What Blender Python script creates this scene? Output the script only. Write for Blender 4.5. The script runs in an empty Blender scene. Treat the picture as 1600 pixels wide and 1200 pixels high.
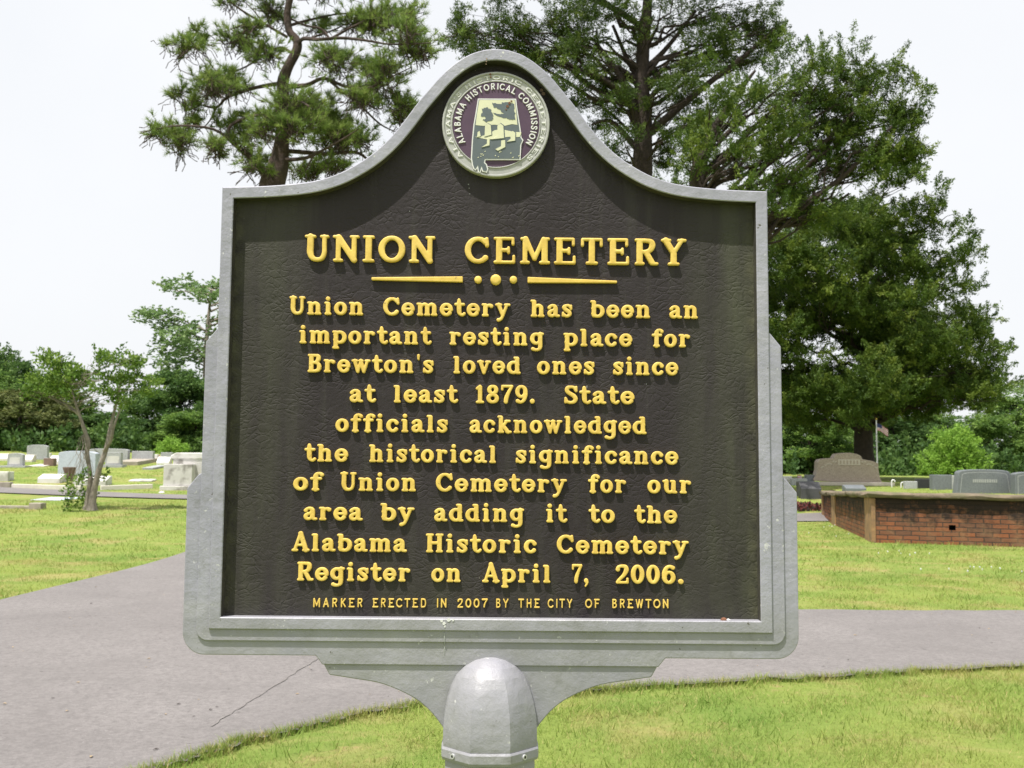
import bpy, bmesh, math, random
import numpy as np
from mathutils import Vector, Matrix
from mathutils.geometry import delaunay_2d_cdt

random.seed(7)
RNG = np.random.default_rng(11)
SC = bpy.context.scene
COL = SC.collection
rad = math.radians

# ------------------------------------------------------------------ camera
F_PX, PITCH, ROLL, EYE = 1618.0, 4.4, 0.45, 1.6      # focal length for a 1600 px wide picture
cam_d = bpy.data.cameras.new('camera')
cam = bpy.data.objects.new('camera', cam_d); COL.objects.link(cam)
CAM_R = Matrix.Rotation(rad(90 + PITCH), 3, 'X') @ Matrix.Rotation(rad(ROLL), 3, 'Z')
cam.matrix_world = Matrix.Translation((0, 0, EYE)) @ CAM_R.to_4x4()
cam_d.sensor_width = 36.0
cam_d.lens = 36.0 * F_PX / 1600.0
cam_d.clip_start, cam_d.clip_end = 0.05, 2000
cam_d.dof.use_dof = True
cam_d.dof.focus_distance = 2.05
cam_d.dof.aperture_fstop = 15.0
SC.camera = cam

# ------------------------------------------------------------------ sky and sun
TO_SUN = Vector((-0.85, -1.0, 3.45)).normalized()
world = bpy.data.worlds.new('World'); SC.world = world
world.use_nodes = True
wn, wl = world.node_tree.nodes, world.node_tree.links
wn.clear()
w_out = wn.new('ShaderNodeOutputWorld')
sky = wn.new('ShaderNodeTexSky'); sky.sky_type = 'NISHITA'; sky.sun_disc = False
sky.sun_elevation = math.asin(TO_SUN.z)
sky.sun_rotation = math.atan2(TO_SUN.x, TO_SUN.y)
sky.dust_density = 4.0; sky.air_density = 1.2
bg1 = wn.new('ShaderNodeBackground'); bg1.inputs['Strength'].default_value = 0.10
bg2 = wn.new('ShaderNodeBackground'); bg2.inputs['Color'].default_value = (0.925, 0.94, 0.965, 1)
bg2.inputs['Strength'].default_value = 0.755
wmix = wn.new('ShaderNodeMixShader')
wnoise = wn.new('ShaderNodeTexNoise'); wnoise.inputs['Scale'].default_value = 2.2; wnoise.inputs['Detail'].default_value = 6
wramp = wn.new('ShaderNodeMapRange')
wramp.inputs['From Min'].default_value = 0.3; wramp.inputs['From Max'].default_value = 0.7
wramp.inputs['To Min'].default_value = 0.86; wramp.inputs['To Max'].default_value = 0.98
wl.new(wnoise.outputs['Fac'], wramp.inputs['Value'])
wl.new(sky.outputs[0], bg1.inputs['Color'])
wl.new(wramp.outputs[0], wmix.inputs[0]); wl.new(bg1.outputs[0], wmix.inputs[1]); wl.new(bg2.outputs[0], wmix.inputs[2])
wl.new(wmix.outputs[0], w_out.inputs['Surface'])

sun_d = bpy.data.lights.new('sun', 'SUN'); sun_d.energy = 4.8; sun_d.angle = rad(0.55); sun_d.color = (1.0, 0.955, 0.88)
sun = bpy.data.objects.new('sun', sun_d); COL.objects.link(sun)
sun.rotation_euler = TO_SUN.to_track_quat('Z', 'Y').to_euler()
sun.location = (-10, -20, 40)

vs = SC.view_settings
vs.view_transform = 'Standard'; vs.look = 'None'; vs.gamma = 1.0; vs.exposure = 0.5; vs.use_curve_mapping = False
SC.render.engine = 'CYCLES'
SC.cycles.max_bounces = 6; SC.cycles.diffuse_bounces = 3; SC.cycles.glossy_bounces = 2
SC.cycles.transmission_bounces = 3; SC.cycles.transparent_max_bounces = 4

# ------------------------------------------------------------------ helpers
def at(px, py, Y):
    """the point at depth Y seen at pixel (px, py) of the 1600x1200 photograph"""
    d = CAM_R @ Vector(((px - 800) / F_PX, (600 - py) / F_PX, -1))
    k = Y / d.y
    return Vector((d.x * k, Y, EYE + d.z * k))

def sstep(a, b, x):
    t = min(1.0, max(0.0, (x - a) / (b - a)))
    return t * t * (3 - 2 * t)

LEFT_H = ([-30, 0, 16, 20, 25, 31, 34, 38, 48, 60, 90, 220], [0, 0, 0, .10, .40, .55, .72, 1.08, 1.72, 2.15, 2.5, 3.5])
RIGHT_H = ([-30, 0, 28, 30.5, 33, 36, 45, 60, 90, 220], [0, 0, 0, .02, .45, .96, 1.08, 1.12, 1.3, 2.4])
def H(x, y):
    w = sstep(-7, 6.5, x)
    l = 0.0; r = 0.0
    for dy in (-.8, 0, .8):
        l += np.interp(y + dy, *LEFT_H) / 3; r += np.interp(y + dy, *RIGHT_H) / 3
    return float(l * (1 - w) + r * w)

WALL_NEAR, WALL_FAR, WALL_END = (7.64, 22.0), (9.33, 31.2), (22.0, 17.2)
WALL_TOP = 1.06
TERRACE = [(7.75, 22.05), (9.42, 31.2), (10.3, 33.0), (10.9, 36.2), (60, 37), (60, 17.3), (22.0, 17.3)]
def inside(x, y, poly):
    c = False; n = len(poly)
    for i in range(n):
        x0, y0 = poly[i]; x1, y1 = poly[i - 1]
        if (y0 > y) != (y1 > y) and x < (x1 - x0) * (y - y0) / (y1 - y0) + x0: c = not c
    return c
WALL_H_FAR, WALL_H_NEAR, WALL_H_END = .85, 1.06, 1.03
def terrace_h(x, y):
    z = .97 - .19 * sstep(23, 31, y) * (1 - sstep(9.3, 12, x))
    k = sstep(33.5, 36, y)
    return z * (1 - k) + (H(x, y) - .05) * k
def G(x, y):
    h = H(x, y)
    return max(h, terrace_h(x, y)) if inside(x, y, TERRACE) else h
def ground_hit(px, py):
    d = CAM_R @ Vector(((px - 800) / F_PX, (600 - py) / F_PX, -1)); d /= d.y
    y = 4.0
    while y < 140:
        if EYE + d.z * y <= G(d.x * y, y): return Vector((d.x * y, y, G(d.x * y, y)))
        y += 0.04
    return Vector((d.x * 70, 70, G(d.x * 70, 70)))

def tag(o, label=None, cat=None, group=None, kind=None):
    if label: o['label'] = label
    if cat: o['category'] = cat
    if group: o['group'] = group
    if kind: o['kind'] = kind
    return o
def thing(name, label, cat, loc=(0, 0, 0), rz=0.0, group=None):
    o = bpy.data.objects.new(name, None); COL.objects.link(o)
    o.location = loc; o.rotation_euler = (0, 0, rz); o.empty_display_size = .2
    return tag(o, label, cat, group)

class MB:
    """collects vertices and faces; build() links them as ONE mesh object"""
    def __init__(s): s.v = []; s.f = []; s.mi = []; s.uv = {}
    def add(s, verts, faces, mi=0):
        b = len(s.v); s.v += [tuple(p) for p in verts]
        for f in faces: s.f.append(tuple(i + b for i in f)); s.mi.append(mi)
    def box(s, x0, x1, y0, y1, z0, z1, mi=0):
        s.add([(x0, y0, z0), (x1, y0, z0), (x1, y1, z0), (x0, y1, z0), (x0, y0, z1), (x1, y0, z1), (x1, y1, z1), (x0, y1, z1)],
              [(0, 3, 2, 1), (4, 5, 6, 7), (0, 1, 5, 4), (1, 2, 6, 5), (2, 3, 7, 6), (3, 0, 4, 7)], mi)
    def prism(s, poly, y0, y1, mi=0):
        """poly in (x, z), counter-clockwise seen from -y; extruded from y0 (front) to y1 (back)"""
        n = len(poly)
        s.add([(x, y0, z) for x, z in poly] + [(x, y1, z) for x, z in poly],
              [tuple(range(n)), tuple(range(2 * n - 1, n - 1, -1))] + [(i, i + n, (i + 1) % n + n, (i + 1) % n) for i in range(n)], mi)
    def tube(s, pts, rr, n=7, mi=0, cap=True):
        pts = [Vector(p) for p in pts]; rings = []
        up = Vector((.3, .9, .2))
        for i, p in enumerate(pts):
            t = (pts[min(i + 1, len(pts) - 1)] - pts[max(i - 1, 0)])
            t = t.normalized() if t.length > 1e-9 else Vector((0, 0, 1))
            a = t.cross(up)
            if a.length < 1e-3: a = t.cross(Vector((1, 0, 0)))
            a.normalize(); b = t.cross(a).normalized()
            rings.append([p + (a * math.cos(2 * math.pi * k / n) + b * math.sin(2 * math.pi * k / n)) * rr[i] for k in range(n)])
        vv = [q for r in rings for q in r]; ff = []
        for i in range(len(pts) - 1):
            for k in range(n):
                ff.append((i * n + k, i * n + (k + 1) % n, (i + 1) * n + (k + 1) % n, (i + 1) * n + k))
        if cap: ff.append(tuple(range(n - 1, -1, -1))); ff.append(tuple((len(pts) - 1) * n + k for k in range(n)))
        s.add(vv, ff, mi)
    def lathe(s, prof, n=24, c=(0, 0, 0), mi=0, a0=0.0):
        vv = []; ff = []
        for r, z in prof:
            for k in range(n):
                a = a0 + 2 * math.pi * k / n
                vv.append((c[0] + r * math.cos(a), c[1] + r * math.sin(a), c[2] + z))
        for i in range(len(prof) - 1):
            for k in range(n): ff.append((i * n + k, i * n + (k + 1) % n, (i + 1) * n + (k + 1) % n, (i + 1) * n + k))
        ff.append(tuple(range(n - 1, -1, -1))); ff.append(tuple((len(prof) - 1) * n + k for k in range(n)))
        s.add(vv, ff, mi)
    def build(s, name, mats, parent=None, bevel=0.0, smooth=None, seg=2):
        me = bpy.data.meshes.new(name)
        me.from_pydata(s.v, [], s.f)
        for m in (mats if isinstance(mats, (list, tuple)) else [mats]): me.materials.append(m)
        me.polygons.foreach_set('material_index', s.mi)
        me.update()
        o = bpy.data.objects.new(name, me); COL.objects.link(o)
        if parent is not None: o.parent = parent
        if bevel:
            md = o.modifiers.new('bevel', 'BEVEL'); md.width = bevel; md.segments = seg; md.limit_method = 'ANGLE'; md.angle_limit = rad(28)
        if smooth is not None:
            me.shade_smooth(); me.set_sharp_from_angle(angle=rad(smooth))
        return o

def fast_mesh(name, verts, faces_n, mat, parent=None, attr=None, smooth=False):
    """verts (N,3); consecutive groups of faces_n vertices are faces"""
    n = len(verts); nf = n // faces_n
    me = bpy.data.meshes.new(name)
    me.vertices.add(n); me.loops.add(n); me.polygons.add(nf)
    me.vertices.foreach_set('co', np.asarray(verts, dtype=np.float32).ravel())
    me.loops.foreach_set('vertex_index', np.arange(n, dtype=np.int32))
    me.polygons.foreach_set('loop_start', np.arange(0, n, faces_n, dtype=np.int32))
    me.update(calc_edges=True)
    if attr is not None:
        a = me.attributes.new('tone', 'FLOAT', 'POINT'); a.data.foreach_set('value', np.asarray(attr, dtype=np.float32))
    me.materials.append(mat)
    o = bpy.data.objects.new(name, me); COL.objects.link(o)
    if parent is not None: o.parent = parent
    return o

def drape(name, poly, step, off, mat, hf=None, jitter=0.0):
    """a sheet following the ground inside a polygon"""
    hf = hf or H
    pts = []; n = len(poly)
    for i in range(n):
        a, b = Vector(poly[i]), Vector(poly[(i + 1) % n]); m = max(1, int((b - a).length / step))
        for k in range(m):
            p = a.lerp(b, k / m)
            pts.append(p)
    nb = len(pts)
    xs = [p.x for p in pts]; ys = [p.y for p in pts]
    y = min(ys) + step * .5
    bp = [(p.x, p.y) for p in pts]
    while y < max(ys):
        x = min(xs) + step * .5
        while x < max(xs):
            if inside(x, y, bp): pts.append(Vector((x + random.uniform(-.1, .1) * step, y + random.uniform(-.1, .1) * step)))
            x += step
        y += step
    r = delaunay_2d_cdt(pts, [], [list(range(nb))], 1, 1e-5)
    me = bpy.data.meshes.new(name)
    me.from_pydata([(p.x, p.y, hf(p.x, p.y) + off) for p in r[0]], [], [tuple(f) for f in r[2]])
    me.update(); me.shade_smooth()
    bm = bmesh.new(); bm.from_mesh(me); bmesh.ops.recalc_face_normals(bm, faces=bm.faces)
    if sum(f.normal.z for f in bm.faces) < 0: bmesh.ops.reverse_faces(bm, faces=bm.faces)
    bm.to_mesh(me); bm.free()
    me.materials.append(mat)
    o = bpy.data.objects.new(name, me); COL.objects.link(o)
    return o

# ------------------------------------------------------------------ materials
def N(nt, t, **kw):
    n = nt.nodes.new(t)
    for k, v in kw.items():
        if k in n.inputs.keys(): n.inputs[k].default_value = v
        else: setattr(n, k, v)
    return n
def new_mat(name):
    m = bpy.data.materials.new(name); m.use_nodes = True
    nt = m.node_tree; b = nt.nodes['Principled BSDF']
    return m, nt, b
def coords(nt, kind='Object'):
    return nt.nodes.new('ShaderNodeTexCoord').outputs[kind]
def noise(nt, vec, scale, detail=4, rough=.55, dist=0.0):
    n = N(nt, 'ShaderNodeTexNoise'); n.inputs['Scale'].default_value = scale; n.inputs['Detail'].default_value = detail
    n.inputs['Roughness'].default_value = rough; n.inputs['Distortion'].default_value = dist
    nt.links.new(vec, n.inputs['Vector']); return n.outputs['Fac']
def ramp(nt, fac, stops):
    r = N(nt, 'ShaderNodeValToRGB'); e = r.color_ramp.elements
    while len(e) < len(stops): e.new(0.5)
    for i, (p, c) in enumerate(stops):
        e[i].position = p; e[i].color = (*c, 1) if len(c) == 3 else c
    nt.links.new(fac, r.inputs['Fac']); return r.outputs['Color']
def maprange(nt, v, a, b, c=0.0, d=1.0):
    m = N(nt, 'ShaderNodeMapRange'); m.clamp = True
    for k, x in zip(('From Min', 'From Max', 'To Min', 'To Max'), (a, b, c, d)): m.inputs[k].default_value = x
    nt.links.new(v, m.inputs['Value']); return m.outputs[0]
def mix(nt, fac, a, b, mode='MIX'):
    m = N(nt, 'ShaderNodeMix'); m.data_type = 'RGBA'; m.blend_type = mode
    for sock, v in ((m.inputs[0], fac), (m.inputs[6], a), (m.inputs[7], b)):
        if hasattr(v, 'is_output'): nt.links.new(v, sock)
        else: sock.default_value = v if isinstance(v, (int, float)) else ((*v, 1) if len(v) == 3 else v)
    return m.outputs[2]
def math_(nt, op, a, b=0.0):
    m = N(nt, 'ShaderNodeMath'); m.operation = op
    for i, v in enumerate((a, b)):
        if hasattr(v, 'is_output'): nt.links.new(v, m.inputs[i])
        else: m.inputs[i].default_value = v
    return m.outputs[0]
def bump(nt, b, h, strength=.3, dist=.01, prev=None):
    n = N(nt, 'ShaderNodeBump'); n.inputs['Strength'].default_value = strength; n.inputs['Distance'].default_value = dist
    nt.links.new(h, n.inputs['Height'])
    if prev is not None: nt.links.new(prev, n.inputs['Normal'])
    nt.links.new(n.outputs[0], b.inputs['Normal']); return n.outputs[0]

def plain(name, c0, c1=None, scale=8, rough=.6, metal=0.0, spec=.4, bmp=0.0, bscale=None, bdist=.01, speck=None):
    m, nt, b = new_mat(name); v = coords(nt)
    c1 = c1 or tuple(min(1, x * .75) for x in c0)
    col = ramp(nt, noise(nt, v, scale, 6, .62), [(.3, c0), (.7, c1)])
    if speck: col = mix(nt, maprange(nt, noise(nt, v, speck[0], 2), .5, .65), col, speck[1])
    nt.links.new(col, b.inputs['Base Color'])
    b.inputs['Roughness'].default_value = rough; b.inputs['Metallic'].default_value = metal
    b.inputs['Specular IOR Level'].default_value = spec
    if bmp: bump(nt, b, noise(nt, v, bscale or scale * 4, 6, .6), bmp, bdist)
    return m

# panel: dark brown-black leathery casting, greenish film down the sides
def panel_mat():
    m, nt, b = new_mat('panel_paint'); v = coords(nt)
    base = ramp(nt, noise(nt, v, 3.2, 5), [(.3, (.0235, .0188, .0212)), (.7, (.0340, .0285, .0318))])
    sx = N(nt, 'ShaderNodeSeparateXYZ'); nt.links.new(v, sx.inputs[0])
    st = N(nt, 'ShaderNodeMapping'); st.inputs['Scale'].default_value = (9, 1, 1.1); nt.links.new(v, st.inputs['Vector'])
    streak = noise(nt, st.outputs[0], 1.0, 5, .6)
    ax = math_(nt, 'ABSOLUTE', sx.outputs[0])
    side = maprange(nt, ax, .34, .46)
    low = maprange(nt, sx.outputs[2], 1.55, 1.32)
    film = math_(nt, 'MULTIPLY', math_(nt, 'MAXIMUM', side, math_(nt, 'MULTIPLY', low, .6)), maprange(nt, streak, .36, .66))
    base = mix(nt, math_(nt, 'MULTIPLY', film, .75), base, (.078, .083, .052))
    s2 = N(nt, 'ShaderNodeMapping'); s2.inputs['Scale'].default_value = (22, 1, 1.6); nt.links.new(v, s2.inputs['Vector'])
    base = mix(nt, maprange(nt, noise(nt, s2.outputs[0], 1.0, 6, .7), .52, .74, 0, .5), base, (.062, .060, .050))
    base = mix(nt, maprange(nt, noise(nt, v, 5, 6, .65), .55, .72, 0, .4), base, (.020, .018, .019))
    edge = math_(nt, 'MULTIPLY', maprange(nt, ax, .485, .502), maprange(nt, noise(nt, v, 30, 4), .35, .7))
    base = mix(nt, math_(nt, 'MULTIPLY', edge, .7), base, (.11, .108, .065))
    spots = maprange(nt, noise(nt, v, 70, 2), .745, .77)
    base = mix(nt, math_(nt, 'MULTIPLY', spots, .55), base, (.35, .34, .32))
    nt.links.new(base, b.inputs['Base Color'])
    b.inputs['Roughness'].default_value = .66; b.inputs['Specular IOR Level'].default_value = .25
    # leather-like creases
    wp = N(nt, 'ShaderNodeMixRGB') if False else None
    dn = N(nt, 'ShaderNodeTexNoise'); dn.inputs['Scale'].default_value = 12; dn.inputs['Detail'].default_value = 3
    nt.links.new(v, dn.inputs['Vector'])
    va = N(nt, 'ShaderNodeVectorMath'); va.operation = 'MULTIPLY_ADD'
    nt.links.new(dn.outputs['Color'], va.inputs[0]); va.inputs[1].default_value = (.06, .06, .06); nt.links.new(v, va.inputs[2])
    mp = N(nt, 'ShaderNodeMapping'); mp.inputs['Scale'].default_value = (56, 56, 100); mp.inputs['Rotation'].default_value = (0, rad(14), 0)
    nt.links.new(va.outputs[0], mp.inputs['Vector'])
    vo = N(nt, 'ShaderNodeTexVoronoi'); vo.feature = 'DISTANCE_TO_EDGE'; vo.inputs['Scale'].default_value = 1.0
    nt.links.new(mp.outputs[0], vo.inputs['Vector'])
    crease = maprange(nt, vo.outputs['Distance'], 0.0, .16)
    gate = maprange(nt, noise(nt, v, 16, 3), .38, .6)
    crease = math_(nt, 'ADD', math_(nt, 'MULTIPLY', crease, gate), math_(nt, 'SUBTRACT', 1.0, gate))
    h = math_(nt, 'ADD', math_(nt, 'MULTIPLY', crease, .40), math_(nt, 'MULTIPLY', noise(nt, v, 60, 7, .7), 1.15))
    bump(nt, b, h, .55, .0028)
    return m

def frame_mat():
    m, nt, b = new_mat('silver_paint'); v = coords(nt)
    mp = N(nt, 'ShaderNodeMapping'); mp.inputs['Scale'].default_value = (14, 14, 2.2); nt.links.new(v, mp.inputs['Vector'])
    mh = N(nt, 'ShaderNodeMapping'); mh.inputs['Scale'].default_value = (2.2, 14, 14); nt.links.new(v, mh.inputs['Vector'])
    c = ramp(nt, noise(nt, v, 6, 5, .6), [(.3, (.290, .290, .355)), (.72, (.385, .382, .445))])
    c = mix(nt, math_(nt, 'MULTIPLY', maprange(nt, noise(nt, mp.outputs[0], 1.0, 5, .65), .42, .68), .6), c, (.228, .228, .275))
    c = mix(nt, math_(nt, 'MULTIPLY', maprange(nt, noise(nt, mh.outputs[0], 1.3, 5, .65), .52, .76), .5), c, (.43, .43, .44))
    sz = N(nt, 'ShaderNodeSeparateXYZ'); nt.links.new(v, sz.inputs[0])
    low = maprange(nt, sz.outputs[2], 1.36, 1.28)
    c = mix(nt, math_(nt, 'MULTIPLY', low, maprange(nt, noise(nt, v, 9, 4), .3, .7, .25, .8)), c, (.265, .263, .262))
    c = mix(nt, maprange(nt, noise(nt, v, 18, 6, .7), .58, .70, 0, .55), c, (.19, .192, .19))
    c = mix(nt, maprange(nt, noise(nt, v, 70, 3, .7), .66, .71, 0, .8), c, (.55, .55, .55))
    chips = maprange(nt, noise(nt, v, 55, 3, .7), .70, .74)
    c = mix(nt, chips, c, (.12, .115, .10))
    nt.links.new(c, b.inputs['Base Color'])
    b.inputs['Roughness'].default_value = .52; b.inputs['Metallic'].default_value = .12; b.inputs['Specular IOR Level'].default_value = .45
    bump(nt, b, math_(nt, 'ADD', noise(nt, v, 30, 6, .65), noise(nt, v, 7, 3)), .5, .005)
    return m

def gold_mat():
    m, nt, b = new_mat('gold_paint'); v = coords(nt)
    c = ramp(nt, noise(nt, v, 40, 5, .6), [(.3, (.78, .555, .125)), (.7, (.62, .42, .088))])
    c = mix(nt, maprange(nt, noise(nt, v, 14, 5, .7), .5, .75, 0, .45), c, (.80, .62, .22))
    c = mix(nt, maprange(nt, noise(nt, v, 110, 3, .7), .66, .74, 0, .85), c, (.20, .15, .08))
    nt.links.new(c, b.inputs['Base Color']); b.inputs['Roughness'].default_value = .5; b.inputs['Specular IOR Level'].default_value = .4
    bump(nt, b, noise(nt, v, 160, 3), .25, .0015)
    return m

def leaf_mat(name, dark, mid, light, trans=.3):
    m, nt, b = new_mat(name)
    a = N(nt, 'ShaderNodeAttribute'); a.attribute_name = 'tone'
    c = ramp(nt, a.outputs['Fac'], [(0.0, dark), (.5, mid), (1.0, light)])
    nt.links.new(c, b.inputs['Base Color']); b.inputs['Roughness'].default_value = .6; b.inputs['Specular IOR Level'].default_value = .25
    t = N(nt, 'ShaderNodeBsdfTranslucent'); nt.links.new(c, t.inputs['Color'])
    mx = N(nt, 'ShaderNodeMixShader'); mx.inputs[0].default_value = trans
    out = nt.nodes['Material Output']
    nt.links.new(b.outputs[0], mx.inputs[1]); nt.links.new(t.outputs[0], mx.inputs[2]); nt.links.new(mx.outputs[0], out.inputs['Surface'])
    return m

GREEN_A, GREEN_B, STRAW, EARTH = (.152, .230, .048), (.245, .295, .072), (.350, .305, .125), (.37, .265, .135)
def lawn_mat():
    m, nt, b = new_mat('lawn'); v = coords(nt)
    c = ramp(nt, noise(nt, v, .55, 5, .6), [(.32, GREEN_A), (.62, GREEN_B)])
    c = mix(nt, maprange(nt, noise(nt, v, .9, 6, .68, .6), .50, .68), c, STRAW)
    c = mix(nt, maprange(nt, noise(nt, v, 1.7, 5, .7), .60, .70), c, EARTH)
    c = mix(nt, math_(nt, 'MULTIPLY', maprange(nt, noise(nt, v, 24, 4, .7), .35, .65), .35), c, (.11, .150, .034))
    nt.links.new(c, b.inputs['Base Color']); b.inputs['Roughness'].default_value = .9; b.inputs['Specular IOR Level'].default_value = .1
    bump(nt, b, noise(nt, v, 40, 5, .7), .8, .03)
    return m
def blade_mat():
    m, nt, b = new_mat('grass_blades'); v = coords(nt)
    a = N(nt, 'ShaderNodeAttribute'); a.attribute_name = 'tone'
    c = ramp(nt, noise(nt, v, .55, 5, .6), [(.32, (.165, .275, .050)), (.62, (.285, .350, .080))])
    c = mix(nt, maprange(nt, noise(nt, v, .9, 6, .68, .6), .50, .68), c, (.36, .32, .105))
    c = mix(nt, maprange(nt, a.outputs['Fac'], .78, .92), c, (.44, .37, .16))
    c = mix(nt, maprange(nt, a.outputs['Fac'], .3, 0, 0, .35), c, (.11, .19, .034))
    nt.links.new(c, b.inputs['Base Color']); b.inputs['Roughness'].default_value = .6; b.inputs['Specular IOR Level'].default_value = .2
    t = N(nt, 'ShaderNodeBsdfTranslucent'); nt.links.new(c, t.inputs['Color'])
    mx = N(nt, 'ShaderNodeMixShader'); mx.inputs[0].default_value = .3
    nt.links.new(b.outputs[0], mx.inputs[1]); nt.links.new(t.outputs[0], mx.inputs[2]); nt.links.new(mx.outputs[0], nt.nodes['Material Output'].inputs['Surface'])
    return m
def asphalt_mat(c0=(.238, .222, .219), c1=(.180, .167, .165)):
    m, nt, b = new_mat('asphalt'); v = coords(nt)
    c = ramp(nt, noise(nt, v, .6, 6, .6, .4), [(.3, c0), (.7, c1)])
    c = mix(nt, maprange(nt, noise(nt, v, 26, 8, .85), .42, .62, 0, .75), c, (.115, .107, .106))
    c = mix(nt, maprange(nt, noise(nt, v, 30, 3, .7), .66, .74, 0, .6), c, (.36, .34, .335))
    c = mix(nt, maprange(nt, noise(nt, v, 11, 3), .70, .73, 0, .6), c, (.075, .07, .065))
    c = mix(nt, maprange(nt, noise(nt, v, .8, 6, .6, .8), .52, .72, 0, .5), c, (.145, .135, .133))
    nt.links.new(c, b.inputs['Base Color']); b.inputs['Roughness'].default_value = .85; b.inputs['Specular IOR Level'].default_value = .2
    bump(nt, b, noise(nt, v, 110, 4, .7), .6, .008)
    return m
def brick_mat():
    m, nt, b = new_mat('old_brick')
    uv = coords(nt, 'UV')
    dn = N(nt, 'ShaderNodeTexNoise'); dn.inputs['Scale'].default_value = 2.5; dn.inputs['Detail'].default_value = 3; nt.links.new(uv, dn.inputs['Vector'])
    va = N(nt, 'ShaderNodeVectorMath'); va.operation = 'MULTIPLY_ADD'
    nt.links.new(dn.outputs['Color'], va.inputs[0]); va.inputs[1].default_value = (.06, .035, 0); nt.links.new(uv, va.inputs[2])
    br = N(nt, 'ShaderNodeTexBrick'); br.offset = .5; br.inputs['Scale'].default_value = 1.0
    br.inputs['Brick Width'].default_value = .31; br.inputs['Row Height'].default_value = .094
    br.inputs['Mortar Size'].default_value = .010; br.inputs['Mortar Smooth'].default_value = .3; br.inputs['Bias'].default_value = -.1
    br.inputs['Color1'].default_value = (.255, .100, .050, 1); br.inputs['Color2'].default_value = (.13, .075, .052, 1); br.inputs['Mortar'].default_value = (.060, .050, .042, 1)
    nt.links.new(va.outputs[0], br.inputs['Vector'])
    c = br.outputs['Color']
    c = mix(nt, maprange(nt, noise(nt, uv, 3.0, 5), .48, .7, 0, .75), c, (.24, .15, .085))
    sp = N(nt, 'ShaderNodeSeparateXYZ'); nt.links.new(uv, sp.inputs[0])
    grime = math_(nt, 'ADD', maprange(nt, sp.outputs[1], .20, .92, -.17, .20), noise(nt, uv, 2.9, 7, .72))
    c = mix(nt, maprange(nt, grime, .40, .62, 0, .95), c, (.028, .022, .020))
    nt.links.new(c, b.inputs['Base Color']); b.inputs['Roughness'].default_value = .9; b.inputs['Specular IOR Level'].default_value = .15
    inv = math_(nt, 'SUBTRACT', 1.0, br.outputs['Fac'])
    bump(nt, b, math_(nt, 'ADD', inv, math_(nt, 'MULTIPLY', noise(nt, uv, 26, 5), .6)), .8, .02)
    return m

M = {}
M['panel'] = panel_mat(); M['frame'] = frame_mat(); M['gold'] = gold_mat()
M['reveal'] = plain('dark_reveal', (.030, .028, .025), (.075, .070, .052), 25, .7, bmp=.4, bscale=60, bdist=.004)
M['purple'] = plain('purple_enamel', (.088, .050, .088), (.068, .038, .070), 30, .5)
M['ringgrey'] = plain('emblem_grey', (.42, .42, .41), (.33, .33, .325), 40, .55, bmp=.2, bscale=90, bdist=.002)
M['ringlit_stain'] = plain('lit_letter_stain_grey', (.64, .64, .63), (.56, .56, .55), 40, .55)  # light caught by the ring letters, put into their colour; also pale stains
M['cream'] = plain('emblem_cream', (.66, .66, .47), (.58, .58, .42), 40, .55)
M['slate'] = plain('emblem_slate', (.115, .140, .155), (.09, .11, .125), 40, .55)
M['white'] = plain('white_paint', (.70, .70, .70), (.6, .6, .6), 30, .5)
M['rust'] = plain('rust', (.20, .085, .045), (.12, .06, .04), 60, .9)
M['ruststreak'] = plain('rust_streak', (.33, .24, .16), (.26, .19, .13), 60, .9)
M['screw'] = plain('dark_screw', (.05, .05, .05), (.03, .03, .03), 60, .4, .5)
M['lawn'] = lawn_mat(); M['blade'] = blade_mat(); M['asphalt'] = asphalt_mat()
M['tar'] = plain('asphalt_edge', (.10, .095, .09), (.17, .15, .13), 14, .95, bmp=.8, bscale=30, bdist=.03)
M['crack'] = plain('crack_fill', (.15, .138, .132), (.21, .195, .19), 10, .95)
M['brick'] = brick_mat()
M['drybit'] = plain('dry_leaf', (.40, .31, .19), (.26, .18, .10), 20, .9)
M['coping'] = plain('stone_coping', (.235, .185, .130), (.085, .068, .048), 4.5, .9, bmp=.7, bscale=9, bdist=.04, speck=(2.2, (.13, .12, .07)))
M['pier'] = plain('pier_render', (.38, .22, .10), (.15, .10, .065), 5, .9, bmp=.5, bscale=14, bdist=.02)
M['dark'] = plain('dark_hole', (.01, .01, .01), (.006, .006, .006), 4, .95)
M['granite'] = plain('grey_granite', (.42, .43, .44), (.33, .34, .35), 3, .6, bmp=.2, bscale=40, speck=(60, (.2, .2, .21)))
M['granite_d'] = plain('blue_grey_granite', (.175, .190, .205), (.135, .148, .16), 3, .5, speck=(60, (.10, .11, .12)))
M['granite_b'] = plain('pale_blue_granite', (.50, .545, .63), (.43, .47, .55), 3, .6, speck=(60, (.3, .33, .38)))
M['marble'] = plain('white_marble', (.70, .69, .67), (.54, .53, .51), 4, .6, bmp=.2, bscale=20, speck=(2.6, (.40, .39, .36)))
M['aged'] = plain('weathered_marble', (.60, .585, .57), (.47, .455, .44), 2.5, .75, bmp=.3, bscale=12, speck=(3.2, (.27, .255, .24)))
M['creamst'] = plain('cream_stone', (.66, .62, .55), (.54, .50, .45), 4, .7)
M['taupe'] = plain('taupe_granite', (.43, .355, .29), (.37, .30, .245), 5, .55, speck=(70, (.13, .11, .09)))
M['taupe_l'] = plain('carved_taupe', (.58, .52, .45), (.45, .40, .345), 30, .8)
M['brownst'] = plain('brown_stone', (.20, .135, .105), (.14, .095, .075), 6, .8)
M['charcoal'] = plain('charcoal_granite', (.085, .085, .09), (.06, .06, .065), 6, .6)
M['black'] = plain('black_granite', (.030, .031, .034), (.022, .022, .026), 6, .35)
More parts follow.
